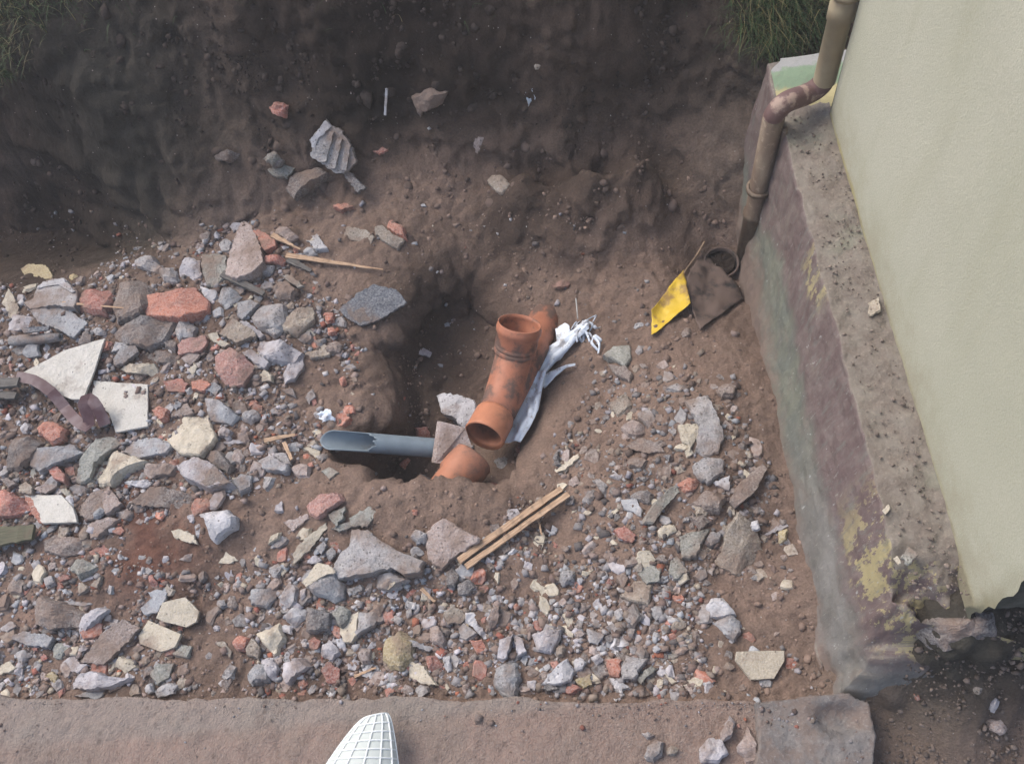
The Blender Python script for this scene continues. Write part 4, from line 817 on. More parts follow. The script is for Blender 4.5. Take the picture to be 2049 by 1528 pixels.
F|g|r|24|980,490 1040,460 1090,500 1060,540|pale grey oval left of the lavender stones, in the near rubble's middle
F|g|r|22|1100,430 1150,400 1160,470 1110,490|grey upright pebble right of the pale grey oval
F|p|r|32|760,740 800,680 860,690 850,780 790,790|pinkish stone left of the ochre-brown boulder
F|k|r|34|1390,160 1440,120 1500,160 1460,260 1400,250|dark grey stone at the foot of the wooden batten
F|k|r|38|1470,240 1560,210 1610,260 1560,320 1480,320|dark grey lump right of the stone at the batten's foot
F|r|r|14|1230,400 1255,385 1260,425 1235,425|tiny red chip near the rubble centre
F|r|r|16|955,510 1000,500 1000,545 965,545|red chip under the pale grey oval
F|w|r|18|1160,400 1210,380 1220,430 1180,440|small white stone above the lavender stones
F|w|r|24|350,650 380,620 410,690 370,700|small white stone left of the red brick chip
F|y|r|18|1520,540 1560,520 1575,560 1540,575|small yellow pebble below the tan plate
F|c|s|9|960,270 1030,220 1040,235 990,280|thin cream sliver below the longest grey slab
G|l|r|50|220,600 340,560 430,560 420,640 360,740 260,720|white-topped lavender boulder above the slab edge
G|t|r|26|395,700 440,660 470,680 450,750 400,750|beige pebble right of the white-topped boulder
G|g|s|26|625,560 745,610 700,680 640,660|grey triangular stone with its point left, near the beige pebble
G|w|r|20|665,685 730,670 770,690 740,720 680,715|white oblong pebble under the grey triangular stone
G|w|b|40|300,945 400,830 480,770 530,850 500,930 400,955|large white wedge of concrete left of the red brick by the slab
G|w|r|34|520,790 570,755 625,790 590,850 540,860|round white stone right of the large white wedge
G|o|b|34|755,780 860,790 850,910 780,900|pink-orange brick standing left of the grey torn plate
G|g|b|28|870,830 900,750 1050,770 960,910 880,910|grey torn plate right of the standing pink-orange brick
G|w|r|26|760,900 800,905 950,980 850,1000|white curved stone under the standing pink-orange brick
G|c|s|8|1180,885 1220,900 1265,940 1230,955|smaller of two curled cream shards by the slab edge
G|c|s|8|1280,940 1350,910 1455,920 1430,970 1320,970|larger of two curled cream shards by the slab edge
G|y|s|18|540,930 650,885 660,960 600,980|olive plate at the slab edge below the round white stone
G|r|r|26|430,980 490,945 580,980 510,1020 440,1030|red brick piece touching the olive plate
G|w|r|50|1465,400 1520,335 1600,330 1640,370 1700,450 1600,470 1500,480|white spongy chunk near the wall
G|b|r|40|1530,500 1640,450 1730,490 1730,580 1680,640 1600,600|blue-grey stone under the white spongy chunk
M|c|t|12|60,980 290,975 290,1025 240,1110 130,1115 55,1020|big cream tile piece at the slab end by the wall
G|c|s|8|250,220 310,260 350,300 335,360 300,340|cream leaf-like chip in the soil right of centre
G|c|s|8|445,460 490,435 525,490 520,555 480,540|cream oval chip below the leaf-like one
G|g|r|36|430,150 480,110 540,160 530,210 460,235 420,200|dark grey round stone right of the cream leaf-like chip
G|w|r|16|550,200 590,175 610,210 580,240|small white crystal right of the dark grey round stone
G|o|r|16|75,400 110,370 150,400 110,440|orange round chip left of the cream oval chip
G|c|s|10|975,60 1000,10 1070,10 1110,70 1080,130 1000,120|yellow-cream plate above the round grey disc
G|v|s|18|990,170 1010,130 1100,110 1145,150 1130,220 1050,235|round grey disc under the yellow-cream plate
G|v|s|18|1215,170 1215,90 1260,40 1340,150 1265,200|cone-shaped grey plate right of the round grey disc
G|t|b|34|865,320 990,180 1080,240 1060,380 960,360|tan wedge with a hole below the round grey disc
G|l|s|30|0,640 90,600 40,770 -20,770|lavender slab left of its twin in the near rubble
G|l|s|30|90,600 160,630 190,720 130,750|lavender slab right of its twin, left of the white-topped boulder
G|b|r|24|920,690 960,670 995,700 980,745 930,740|small teal round stone above the grey torn plate
G|w|r|20|1080,700 1120,675 1155,710 1110,740|white ring-shaped pebble right of the teal stone
G|t|r|22|1295,610 1330,580 1360,600 1350,640|tan round pebble right of the white ring-shaped one
G|p|r|24|1250,710 1310,680 1355,710 1320,745 1270,740|pinkish ridged pebble below the tan round pebble
G|v|r|16|1175,750 1240,735 1290,755 1240,790 1190,785|green-grey oval pebble below the pinkish ridged one
G|g|r|26|755,540 800,515 870,550 820,590|grey angular stone above the dark triangular gap
G|n|b|30|835,200 840,130 900,140 920,200 880,270|brown block left of the tan wedge with a hole
G|g|r|24|1000,1300 1060,1290 1110,1310 1050,1340|grey stone on the brown slab, farther of two
G|g|r|34|1060,1380 1100,1340 1160,1360 1140,1450 1080,1500 1020,1460|grey stone on the brown slab, nearer of two
G|l|r|30|640,760 700,730 750,780 690,830|lavender stone right of the round white stone
G|g|r|26|800,690 840,590 870,620 860,740|upright grey pebble left of the teal stone
G|p|r|24|520,590 570,560 610,600 560,650|pink-beige stone above the beige pebble
G|k|r|24|740,620 800,590 830,640 780,670|dark brown stone right of the grey triangular stone
G|w|r|24|300,830 350,800 370,850 330,880|small white stone left of the large white wedge
G|l|r|24|190,930 270,920 250,1010 200,990|lavender stone left of the large white wedge's foot
G|k|r|22|280,990 360,950 430,990 360,1010|dark stone under the large white wedge
G|v|b|30|980,910 1080,820 1110,850 1010,950|grey-green bar right of the grey torn plate
H|g|b|40|1280,160 1410,135 1480,260 1530,400 1500,500 1400,520 1350,480 1370,340|large dusty grey slab behind the peach triangle
H|c|b|18|1225,340 1370,330 1365,400 1310,490 1250,420|peach triangle plaster piece on the slope by the wall
H|c|s|10|1195,495 1250,460 1295,490 1260,510|small peach chip below the peach triangle
H|p|r|44|820,340 900,290 990,340 1000,390 930,410 870,395|round pitted brown-grey cobble on the right slope
H|g|r|44|920,240 960,180 1020,200 1060,280 1030,350 950,290|long mottled cobble above the round pitted cobble
H|t|r|38|720,170 790,170 860,100 910,190 850,240 790,250|sandy crumbly lump left of the long mottled cobble
H|n|r|40|1480,70 1540,30 1620,60 1600,130 1520,130|round muddy cobble nearest the wall on the right slope
H|g|r|26|1130,90 1220,40 1300,70 1240,110|grey flat cobble above the large dusty slab
H|c|s|8|360,670 380,620 530,540 540,560 450,640|pale wood-like splinter on the soil slope above the batten
H|g|b|30|1325,610 1400,560 1520,570 1530,650 1420,725 1340,670|grey five-sided slab above the orange brick chip near the wall
H|o|r|26|1200,740 1290,690 1395,710 1340,780 1270,800|bright orange brick chip below the five-sided slab
H|w|s|18|1465,730 1570,685 1570,790 1520,770|bluish white wedge between five-sided slab and long brown stone
H|n|b|44|1585,850 1640,740 1800,600 1830,640 1740,800 1620,890|long brown slab leaning close to the wall foot
H|n|s|22|870,480 960,430 1060,460 1120,520 1000,530 900,500|brown flat stone below the round pitted cobble
H|b|s|12|835,850 930,840 970,920 960,960 850,910|pale blue plate left of the layered grey bar
H|v|b|36|1000,990 1060,880 1200,750 1230,800 1100,930 1060,1000|layered grey bar pointing at the orange brick chip
H|c|r|28|1070,1060 1120,1010 1200,1010 1220,1060 1110,1115|cream lump below the layered grey bar
H|t|r|20|1295,880 1420,900 1430,930 1350,950|beige crumbly piece right of the layered grey bar
H|t|b|34|1480,1290 1540,1160 1560,1060 1640,950 1760,1040 1810,1230 1700,1320 1640,1370|largest grey-brown slab near the wall foot
H|w|r|18|1700,1010 1760,975 1780,1040 1720,1060|white crust piece on top of the largest grey-brown slab
H|y|r|24|1900,1060 1960,1040 1960,1120 1900,1160|yellow-rimmed stone touching the wall foot
H|l|s|12|1810,1090 1940,1000 1970,1030 1850,1085|thin white-grey flake above the yellow-rimmed stone
H|g|r|30|1390,1140 1440,1070 1520,1060 1500,1140 1440,1170|grey stone left of the largest grey-brown slab
H|c|s|14|235,880 260,830 340,850 300,900|cream chip peeping from behind the batten's upper end
H|r|s|22|780,1060 850,1030 930,1090 900,1140 820,1110|reddish flat stone left of the cream lump
H|g|r|28|550,850 640,760 670,800 620,880|grey egg-shaped stone right of the batten's upper end
H|g|r|22|620,720 650,695 730,730 700,790|small grey stone above the egg-shaped one
H|l|r|22|740,680 800,655 850,690 820,725|pale knobbly stone right of the small grey one
H|t|r|18|1085,680 1150,690 1130,750|tan triangular pebble left of the orange brick chip
H|n|r|30|860,580 940,550 1020,570 960,630 880,620|brown stone below the brown flat stone
H|k|r|36|870,830 940,770 1040,790 1000,860|dark hump behind the pale blue plate
H|n|r|40|1300,850 1400,780 1560,790 1500,900 1400,890|brown stone right of the beige crumbly piece
H|n|r|30|1290,960 1400,950 1460,1000 1380,1050|red-brown stone below the beige crumbly piece
H|v|b|30|1230,1100 1430,1040 1340,1230 1250,1240|grey-green slab left of the grey stone by the largest slab
H|c|s|8|735,960 800,910 810,930 750,975|tiny yellow-cream sliver left of the pale blue plate
H|k|r|30|350,520 390,500 410,600 370,610|dark upright flake left of the wood-like splinter
H|g|r|22|1115,540 1180,530 1160,580|small grey stone between brown stones on the right slope
H|p|r|26|450,730 520,680 560,730 500,760|pinkish stone above the batten's upper end
I|v|b|30|1365,605 1440,540 1560,525 1575,620 1530,680 1450,640|grey-green cobble right of the white bag
I|n|b|24|1400,680 1540,700 1580,740 1560,815 1450,750|brown block below the grey-green cobble by the bag
I|r|r|24|655,1290 700,1265 790,1260 750,1340 690,1345|dark red brick bit peeking out under the bag's lower end
I|r|r|24|975,60 1050,30 1130,55 1100,90 1000,90|dark red brick bit in the soil above the buried orange pipe
J|w|r|14|50,960 90,925 150,925 145,960 80,985|small white oval stone left of the yellow sheet's tip
J|g|r|14|65,1170 100,1110 155,1100 130,1170 80,1195|small grey stone below the white oval by the yellow sheet
J|n|r|20|430,1000 460,960 520,970 500,1030 440,1040|muddy lump below the yellow sheet
M|v|s|9|860,520 900,470 940,510 900,555|dark grey flat chip on the ledge beside a small cream bit
M|c|s|6|825,525 840,515 860,550 845,555|small cream bit touching the flat grey chip on the ledge
M|c|s|6|770,290 800,262 808,280 785,310|cream bean-shaped chip on the middle of the ledge
L|c|s|7|880,630 940,595 955,670 895,705|square cream chip on the ledge against the green wall
M|t|r|22|1200,1140 1240,1115 1270,1160 1245,1200 1210,1180|tan pebble in the damp corner below the green wall
M|l|r|22|1290,1230 1320,1205 1350,1230 1320,1290 1290,1280|pale pebble in the damp corner, second from the wall
M|o|r|12|920,1195 950,1190 960,1215 930,1225|orange crumb in the damp corner right of the concrete block
M|p|r|34|60,1440 110,1330 160,1430 160,1510 100,1520|rounded pink-grey stone on the slab left of the concrete block
M|g|r|14|1370,1270 1390,1255 1400,1275 1380,1285|tiny grey pebble in the damp corner nearest the right frame edge
M|p|r|26|1270,1320 1350,1310 1390,1360 1340,1400 1290,1370|flat pinkish stone in the damp corner
M|l|r|22|0,1360 20,1300 50,1330 30,1390 0,1400|pale stone at the right end of the slab's rubble
O|g|s|26|265,1130 280,1060 260,1020 330,940 370,875 410,920 470,950 540,1050 580,1170 520,1240 440,1250 350,1190|ribbed grey roofing fragment stuck in the bank with a white torn rim
O|k|s|14|490,1260 530,1240 655,1360 600,1400|dark grey flat chip below the ribbed roofing fragment
O|n|r|40|980,720 1100,665 1220,700 1180,790 1060,830 1030,880|large soil-coloured boulder in the middle of the bank
O|p|r|26|1440,1040 1480,940 1540,960 1550,1040 1480,1100|pinkish grey stone on the bank right of the soil boulder
O|t|b|22|1540,1300 1570,1260 1640,1265 1710,1330 1650,1390 1600,1380|tan stone on bare soil above the dark trench
O|n|b|34|70,1350 130,1250 300,1210 370,1240 230,1330 130,1410|brown slab wedged under the ribbed roofing fragment
O|r|r|24|0,760 60,760 95,860 30,870|dull orange lump in the shaded bank
O|w|r|8|1100,930 1120,920 1130,945 1115,955|tiny white glint below the soil-coloured boulder
O|r|s|8|700,1090 770,1060 820,1090 760,1120|orange-brown flake on the lower bank
O|k|r|34|-60,1180 0,1130 60,1160 40,1200 -20,1210|grey stone left of the brown slab under the roofing fragment
O|w|s|5|1060,1490 1090,1485 1100,1500 1065,1505|tiny white sliver on the soil above the lone orange lump
Q|t|r|12|225,450 290,440 270,480 240,478|tiny pale pebble high on the bank
N|r|r|28|1810,740 1860,700 1940,730 1930,820 1850,780|dull red lump in the dark bank left of the roofing fragment
N|v|r|28|1780,1060 1860,1010 1920,1070 1850,1120|grey lump on the bank below the dull red lump
N|v|s|20|1820,1150 1930,1120 2000,1140 1950,1200 1880,1200|grey-green flat stone in the bank beside the grey lump
N|k|r|30|1450,1050 1540,1010 1640,1040 1580,1090 1480,1090|dark arched stone in the shaded bank
N|t|r|9|850,1230 880,1220 890,1270 860,1290|tiny pale pebble in the dark bank on the left
M|k|r|30|880,880 1000,830 1180,850 1200,920 1100,985 980,995 915,935|muddy broken lump below the near end of the plinth
M|k|r|30|1120,870 1200,800 1330,840 1340,930 1240,960 1150,950|dark mossy lump at the foot of the green wall's near corner
G|t|r|22|1190,1420 1230,1390 1280,1410 1250,1460 1200,1460|small tan stone on the brown slab right of the nearer grey stone
G|l|r|40|1440,1400 1500,1330 1600,1340 1640,1440 1560,1510 1450,1500|broad pale stone on the slab end beside the rounded pink-grey stone
G|p|r|30|1590,1280 1640,1200 1680,1230 1660,1320 1610,1340|upright pinkish stone on the slab end near the orange crumb
G|o|r|10|1690,1240 1715,1230 1720,1260 1700,1270|orange crumb on the slab end near the upright pinkish stone
F|n|r|18|1580,1170 1620,1150 1660,1180 1640,1220 1600,1230|round brown clod standing on the slab right of the mesh bag'''
def inpoly(px, py, poly):
    poly = np.asarray(poly, float); r = False; n = len(poly)
    for i in range(n):
        x0, y0 = poly[i]; x1, y1 = poly[(i + 1) % n]
        if (y0 > py) != (y1 > py) and px < (x1 - x0) * (py - y0) / (y1 - y0) + x0: r = not r
    return r
def piece_mesh(out, t, shape, seed):
    """out: outline (n,2) in metres about its centre. Returns verts (top near z=0, body below) and faces."""
    R = np.random.default_rng(seed); out = np.asarray(out, float); n0 = len(out); size = np.ptp(out, 0).max()
    step = {'t': .018, 's': .007, 'b': .009, 'r': .008}[shape]; jit = {'t': .0006, 's': .0016, 'b': .0018, 'r': .002}[shape]
    pts = []
    for i in range(n0):
        a, b = out[i], out[(i + 1) % n0]; L = np.hypot(*(b - a)); k = max(1, int(L / step)); nr = np.array([(b - a)[1], -(b - a)[0]]) / (L + 1e-9)
        for j in range(k):
            p = a + (b - a) * j / k
            if j and shape in 'rb': p = p + nr * math.sin(math.pi * j / k) * L * (.03 if shape == 'r' else .0)
            pts.append(p + R.normal(0, jit, 2) * (1 if j else .4))
    pts = np.array(pts)
    if shape == 'r':          # soften corners a little
        pts = .8 * pts + .1 * (np.roll(pts, 1, 0) + np.roll(pts, -1, 0))
    n = len(pts); c = pts.mean(0) 
    npl = {'t': 0, 's': 2, 'b': 5, 'r': 8}[shape]; planes = []
    for k in range(npl):
        an = R.uniform(0, 2 * math.pi); tilt = R.uniform(.12, .5) if shape != 's' else R.uniform(.02, .1)
        if shape == 'r': tilt = R.uniform(.25, .95)
        planes.append((math.cos(an) * tilt, math.sin(an) * tilt, R.uniform(.0, .28) * size * tilt + {'s': .0, 'b': .05, 'r': .04}[shape] * size * tilt))
    sx, sy = R.uniform(0, 50, 2)
    def top(p):
        z = 0.
        for a, b, d in planes: z = min(z, d - ((p - c) @ np.array([a, b])))
        amp = {'t': .0004, 's': .002, 'b': .0032, 'r': .0045}[shape]
        return max(z, -t * .38) + float(fbm(p[0] * 60 + sx, p[1] * 60 + sy, 7, 3)) * amp
    bev = {'t': .0008, 's': .0018, 'b': .004, 'r': min(.009, t * .3)}[shape]
    rings = []; zmin = -t
    ztop = np.array([top(p) for p in pts])
    def ring(sc, zf, jj=0.): 
        q = c + (pts - c) * sc + R.normal(0, jj, pts.shape); rings.append(np.c_[q, zf])
    low = np.minimum(ztop - .002, -t)
    ring(.93 if shape != 'r' else .8, np.full(n, -t * 1.0), .0005)
    ring(1.0, low * .55 + ztop * .45 - .001, .0012 if shape != 't' else .0003)
    ring(1.0, np.minimum(ztop - bev * 1.2, ztop), 0.)
    r1 = c + (pts - c) * (1 - bev / (size * .5)); rings.append(np.c_[r1, [top(p) for p in r1]])
    for sc in ((.85, .68, .5, .32, .15) if shape != 't' else (.5,)):
        q = c + (pts - c) * sc + R.normal(0, .0006, pts.shape) * sc; rings.append(np.c_[q, [top(p) for p in q]])
    v = np.concatenate(rings + [np.array([[c[0], c[1], top(c)]])]); f = []
    for k in range(len(rings) - 1):
        for i in range(n): f.append((k * n + i, k * n + (i + 1) % n, (k + 1) * n + (i + 1) % n, (k + 1) * n + i))
    kk = len(rings) - 1; ci = len(v) - 1
    for i in range(n): f.append((kk * n + i, kk * n + (i + 1) % n, ci))
    area = np.sum(pts[:, 0] * np.roll(pts[:, 1], -1) - np.roll(pts[:, 0], -1) * pts[:, 1])
    if area < 0: f = [tuple(reversed(q)) for q in f]
    return v, f
NAMES = {'o': ('brick_fragment', 'brick piece'), 'r': ('brick_fragment', 'brick piece'), 'q': ('brick_fragment', 'brick piece'), 'c': ('plaster_fragment', 'plaster piece'), 'y': ('plaster_fragment', 'plaster piece'),
         'T': ('tile_fragment', 'tile piece'), 's': ('slate_fragment', 'slate piece'), 'n': ('stone', 'stone'), 't': ('stone', 'stone'), 'k': ('stone', 'stone'), 'v': ('stone', 'stone')}
hero_polys = []; OBJ = {}; ROWS = []
for ln in PIECES.strip().split('\n'):
    cr, _, _, _, pp, _ = ln.split('|'); ox, oy, sc = OFF[cr]; ROWS.append(np.mean([[ox + float(q.split(',')[0]) / sc, oy + float(q.split(',')[1]) / sc] for q in pp.split()], 0))
ROWS = np.array(ROWS); HITS = hit(ROWS[:, 0], ROWS[:, 1]); row = -1
for ln in PIECES.strip().split('\n'):
    row += 1; cr, colr, shp, tt, pp, label = ln.split('|'); ox, oy, sc = OFF[cr]; t = int(tt) / 1000. * (1.15 if shp != 't' else 1)
    px = np.array([[ox + float(q.split(',')[0]) / sc, oy + float(q.split(',')[1]) / sc] for q in pp.split()])
    c = px.mean(0); px = c + (px - c) * (1.07 if shp != 't' else 1.01); g = HITS[row]; onledge = 'on the ledge' in label or 'of the ledge' in label; onslab = c[1] > 1402 and c[0] < 1745
    if onledge: g = P(c[0], c[1], ZL + .006)
    if onslab: g = P(c[0], c[1], .058 if c[0] < 1510 else .085)
    if onledge or onslab: nr = np.array([0, 0, 1.])
    else:
        nr = gnormal(g[0], g[1], .07); nr = nr * .6 + np.array([0, 0, .4]); 
        if g[2] > .25: nr = gnormal(g[0], g[1], .1)
    seed = abs(hash(label)) % 1 + sum(ord(ch) * (i + 1) for i, ch in enumerate(label)); R = np.random.default_rng(seed)
    tl = .0 if onledge else (.05 if shp == 't' else .12); nr = nr + np.r_[R.normal(0, tl, 2), 0]; nr /= np.linalg.norm(nr)
    under = [h for h in hero_polys if inpoly(c[0], c[1], h[0])]
    lift = t * (.62 if shp != 's' else .75) + sum(min(h[1] * .5, .02) for h in under[-1:])
    if shp == 't': lift = t * .9 + .012 + (.008 if under else 0)
    if onledge: lift = t * .9
    if 'roofing' in label: lift = .035
    if 'slate' in label: lift = .03
    if 'above the upright slab' in label: lift = .09
    g = P(c[0], c[1], g[2] + lift)
    u = np.cross([0, 1., 0], nr); u /= np.linalg.norm(u); w = np.cross(nr, u)
    o2 = []
    for q in px:
        d = ray(*q); s = (nr @ (g - np.array([0, 0, HC]))) / (nr @ d); p = np.array([0, 0, HC]) + s * d; o2.append([(p - g) @ u, (p - g) @ w])
    tb = t * (1.0 if onledge else 1.25); v, f = piece_mesh(o2, tb, shp, seed)
    nm, cat = NAMES.get(colr, ('concrete_fragment', 'concrete piece')); 
    o = mesh(nm, v, f, MAT[colr], None, False); mt = Matrix(((u[0], w[0], nr[0], g[0]), (u[1], w[1], nr[1], g[1]), (u[2], w[2], nr[2], g[2]), (0, 0, 0, 1))); o.matrix_world = mt
    tag(o, label, cat, {'brick_fragment': 'broken bricks in the rubble', 'plaster_fragment': 'plaster pieces in the rubble', 'stone': 'stones in the rubble', 'concrete_fragment': 'concrete pieces in the rubble', 'tile_fragment': 'broken tiles in the rubble'}.get(nm))
    hero_polys.append((px, t)); OBJ[label] = (o, o2, g, u, w, nr, t, px)
def crust(label, pts, cr, mat, name, up=.004, th=.006):   # a differently coloured layer of one piece, in its own frame
    o, o2, g, u, w, nr, t, _ = OBJ[label]; ox, oy, sc = OFF[cr]; q2 = []
    for a, b in pts:
        d = ray(ox + a / sc, oy + b / sc); s = (nr @ (g + nr * up - np.array([0, 0, HC]))) / (nr @ d); p = np.array([0, 0, HC]) + s * d; q2.append([(p - g) @ u, (p - g) @ w])
    v, f = piece_mesh(q2, th, 's', len(label)); v[:, 2] += up; k = mesh(name, v, f, MAT[mat], o, False); return k
crust('grey concrete chunk with a white crust on top, left of the dark red brick', [(285, 690), (330, 640), (490, 612), (588, 712), (560, 725), (500, 660), (400, 655)], 'A', 'w', 'white_crust')
crust('large blue-white stone with a cream patch on top', [(370, 230), (480, 90), (560, 100), (610, 160), (520, 190), (450, 230), (400, 262)], 'F', 'c', 'cream_patch', .003)
crust('large cream plaster slab with a soil stain on its top', [(1310, 240), (1440, 190), (1520, 290), (1480, 310), (1340, 330)], 'C', 'n', 'soil_lump', .006, .012)
crust('cream tile with a broken orange edge beside the red brick at left', [(185, 940), (240, 955), (290, 1060), (335, 1155), (300, 1160), (240, 1060)], 'C', 'o', 'orange_edge', .001, .016)
crust('ribbed grey roofing fragment stuck in the bank with a white torn rim', [(262, 1075), (258, 1020), (325, 935), (368, 872), (412, 920), (350, 985), (300, 1010), (290, 1080)], 'O', 'w', 'torn_rim', .004)
for k, (a, b) in enumerate([((410, 960), (350, 1180)), ((470, 1010), (420, 1230)), ((530, 1060), (500, 1240))]):
    (x0, y0), (x1, y1) = a, b; crust('ribbed grey roofing fragment stuck in the bank with a white torn rim', [(x0 - 18, y0), (x0 + 18, y0), (x1 + 22, y1), (x1 - 18, y1)], 'O', 'g', 'rib', .008, .012)
crust('cube-like concrete block with one pale and one dark face', [(1670, 705), (1765, 800), (1795, 845), (1620, 868), (1560, 838)], 'C', 'k', 'dark_face', .0015, .004)
crust('dark blue slate piece overhanging the trench edge', [(1340, 850), (1480, 840), (1530, 950), (1450, 970), (1360, 905)], 'B', 'k', 'muddy_corner', .001, .004)

# upright tile propped against the orange pipe
def prism(name, quad, back, mat, lab, cat):
    q = [np.array(p) for p in quad]; q2 = [p + back for p in q]; n = len(q); v = q + q2
    f = [tuple(range(n)), tuple(range(2 * n - 1, n - 1, -1))] + [(i, i + n, (i + 1) % n + n, (i + 1) % n) for i in range(n)]
    o = mesh(name, [p - q[0] for p in v], f, mat, None, False); o.location = q[0]
    b = o.modifiers.new('edge', 'BEVEL'); b.width = .002; b.segments = 2; return tag(o, lab, cat)
D_ = lambda a, b, z: P(500 + a / 3.917, 750 + b / 3.917, z)
prism('paving_slab', [D_(1500, 362, .04), D_(1690, 412, .03), D_(1745, 565, .0), D_(1560, 645, -.015), D_(1548, 702, -.02), D_(1455, 690, -.01)], np.array([-.014, .006, -.006]), MAT['p'], 'brown-grey slab propped upright between the grey pipe and the orange pipe', 'slab piece')

# wood
def stick(name, a, b, w0, w1, mat, lab, up=.012, flat=.5, cat='wood scrap', grp=None, bend=0.):
    p0, p1 = hp(*a, up), hp(*b, up); mid = (p0 + p1) / 2; n = 14; pts = []
    side = np.cross(p1 - p0, [0, 0, 1.]); side /= np.linalg.norm(side)
    for i in range(n + 1):
        t = i / n; pts.append(p0 * (1 - t) + p1 * t + side * (bend * math.sin(math.pi * t) + random.uniform(-1, 1) * .0008))
    rs = [(w0 * (1 - i / n) + w1 * i / n) * random.uniform(.9, 1.1) for i in range(n + 1)]
    d = (p1 - p0) / np.linalg.norm(p1 - p0); rot = Matrix(((d[0], side[0], 0, p0[0]), (d[1], side[1], 0, p0[1]), (d[2], side[2], 1, p0[2]), (0, 0, 0, 1))); 
    x_, y_, z_ = Vector(d), Vector(side), Vector(d).cross(Vector(side)); R3 = Matrix((x_, y_, z_)).transposed(); inv = R3.inverted()
    v, f = [], []; prof = [(-1, -1), (1, -1), (1.05, .2), (.7, 1), (-.75, .9), (-1.05, .1)]; k_ = len(prof)
    for i, p in enumerate(pts):
        l = inv @ Vector(p - p0)
        for (a_, b_) in prof: v.append((l.x, l.y + a_ * rs[i], l.z + b_ * rs[i] * flat))
    f = [(i * k_ + j, i * k_ + (j + 1) % k_, (i + 1) * k_ + (j + 1) % k_, (i + 1) * k_ + j) for i in range(n) for j in range(k_)] + [tuple(range(k_))[::-1], tuple(n * k_ + j for j in range(k_))]
    o = mesh(name, v, f, mat, None, False); M_ = R3.to_4x4(); M_.translation = Vector(p0); o.matrix_world = M_; return tag(o, lab, cat, grp)
bt = empty('wooden_batten', hp(925, 1135, .02)); tag(bt, 'raw wooden batten with a groove lying on the near rubble', 'wood batten')
for nm, (ax, ay), (bx, by), ww in (('batten_half', (921, 1128), (1124, 985), .0085), ('batten_half', (935, 1140), (1138, 996), .0075), ('groove', (928, 1134), (1131, 990), .004)):
    o = stick(nm, (ax, ay), (bx, by), ww, ww, MW if nm != 'groove' else MWD, None, .026 if nm != 'groove' else .020, .8, None)
    setloc(o, bt) 
stick('wood_splinter', (B_ := (350 + 890 / 3.917, 400 + 465 / 3.917)), (350 + 1640 / 3.917, 400 + 575 / 3.917), .010, .002, MW, 'longest pale wood splinter pointing right from the top of the pile', .02, .5)
stick('wood_splinter', (350 + 900 / 3.917, 400 + 490 / 3.917), (350 + 1080 / 3.917, 400 + 580 / 3.917), .012, .005, MWD, 'grey weathered splinter under the longest pale one', .016)
stick('wood_splinter', (350 + 790 / 3.917, 400 + 325 / 3.917), (350 + 1005 / 3.917, 400 + 432 / 3.917), .009, .002, MW, 'short pale wedge splinter beside the bright orange shard', .03, .8)
stick('wood_splinter', (350 + 400 / 3.917, 400 + 625 / 3.917), (350 + 725 / 3.917, 400 + 780 / 3.917), .012, .008, MWD, 'grey weathered slat among the stones below the tall pinkish slab', .03, .6)
stick('wood_splinter', (135, 616), (257, 627), .004, .002, MW, 'thin lath crossing below the dark red brick', .03)
stick('twig', (768, 752), (806, 755), .003, .0025, MW, 'pale twig lying in the trench', .006)
stick('wood_splinter', (533, 887), (595, 875), .007, .004, MW, 'brownish stick pointing at the cream splinter by the grey pipe', .02)
stick('wood_splinter', (573, 890), (588, 925), .006, .004, MW, 'short upright stick left of the cream torn chip', .02)
stick('wood_splinter', (0, 782), (55, 778), .018, .014, MWD, 'dark plank end at the left frame edge above another one', .04, .6)
stick('wood_splinter', (-10, 798), (45, 802), .014, .010, MWD, 'lower dark plank end at the left frame edge', .03, .6)
stick('wood_plank', (-20, 1085), (80, 1072), .034, .020, wood_mat('mossy_plank', (.13, .125, .085), (.08, .08, .055)), 'dark olive plank sticking in from the left frame edge', .03, .3)
stick('twig', (776, 184), (773, 237), .0042, .0035, MAT['w'], 'white stick standing out on the dark bank', .014, .8)
stick('wood_splinter', (845, 1180), (872, 1206), .005, .003, MW, 'reddish wood chip in the middle of the near rubble', .014)
stick('wood_splinter', (712, 1355), (755, 1337), .004, .002, MW, 'thin pale chip by the slab edge left of the tan-cream plate', .014)
stick('wood_splinter', (1075, 1025), (1085, 1075), .003, .002, MW, 'pale root stub below the batten', .02)
stick('twig', (1062, 1075), (1104, 1080), .0016, .001, MWD, 'thin curved rootlet in the hollow below the batten', .02, 1, 'twig', None, .02)

# maroon strap, ribbed blue-grey piece, bits of metal
m = NT('maroon_plastic'); g_ = m.geo(); b = m.mix(m.ramp(m.noise(g_, 18, 4), .4, .65), (.085, .045, .052), (.15, .11, .118)); m.l(b, m.b.inputs['Base Color']); m.b.inputs['Roughness'].default_value = .5; M_MAR = m.m
def CC(a, b, up): return hp(a / 3.917, 750 + b / 3.917, up)
st_ = smoothpath([CC(200, 75, .05), CC(340, 105, .055), CC(470, 190, .05), CC(560, 300, .04), CC(650, 400, .04), CC(740, 455, .045), CC(770, 400, .055), CC(750, 310, .07), CC(800, 270, .075), CC(850, 330, .065), CC(890, 450, .05)], 2)
v = []; 
for i, p in enumerate(st_):
    d = st_[min(i + 1, len(st_) - 1)] - st_[max(i - 1, 0)]; d /= np.linalg.norm(d); s_ = np.cross(d, [0.3, -.2, 1.]); s_ /= np.linalg.norm(s_); n_ = np.cross(s_, d)
    for a_, b_ in ((-1, 0), (-.5, .0), (0, .0), (.5, .0), (1, 0), (1, -.12), (0, -.12), (-1, -.12)): v.append(p + s_ * a_ * .016 + n_ * b_ * .02)
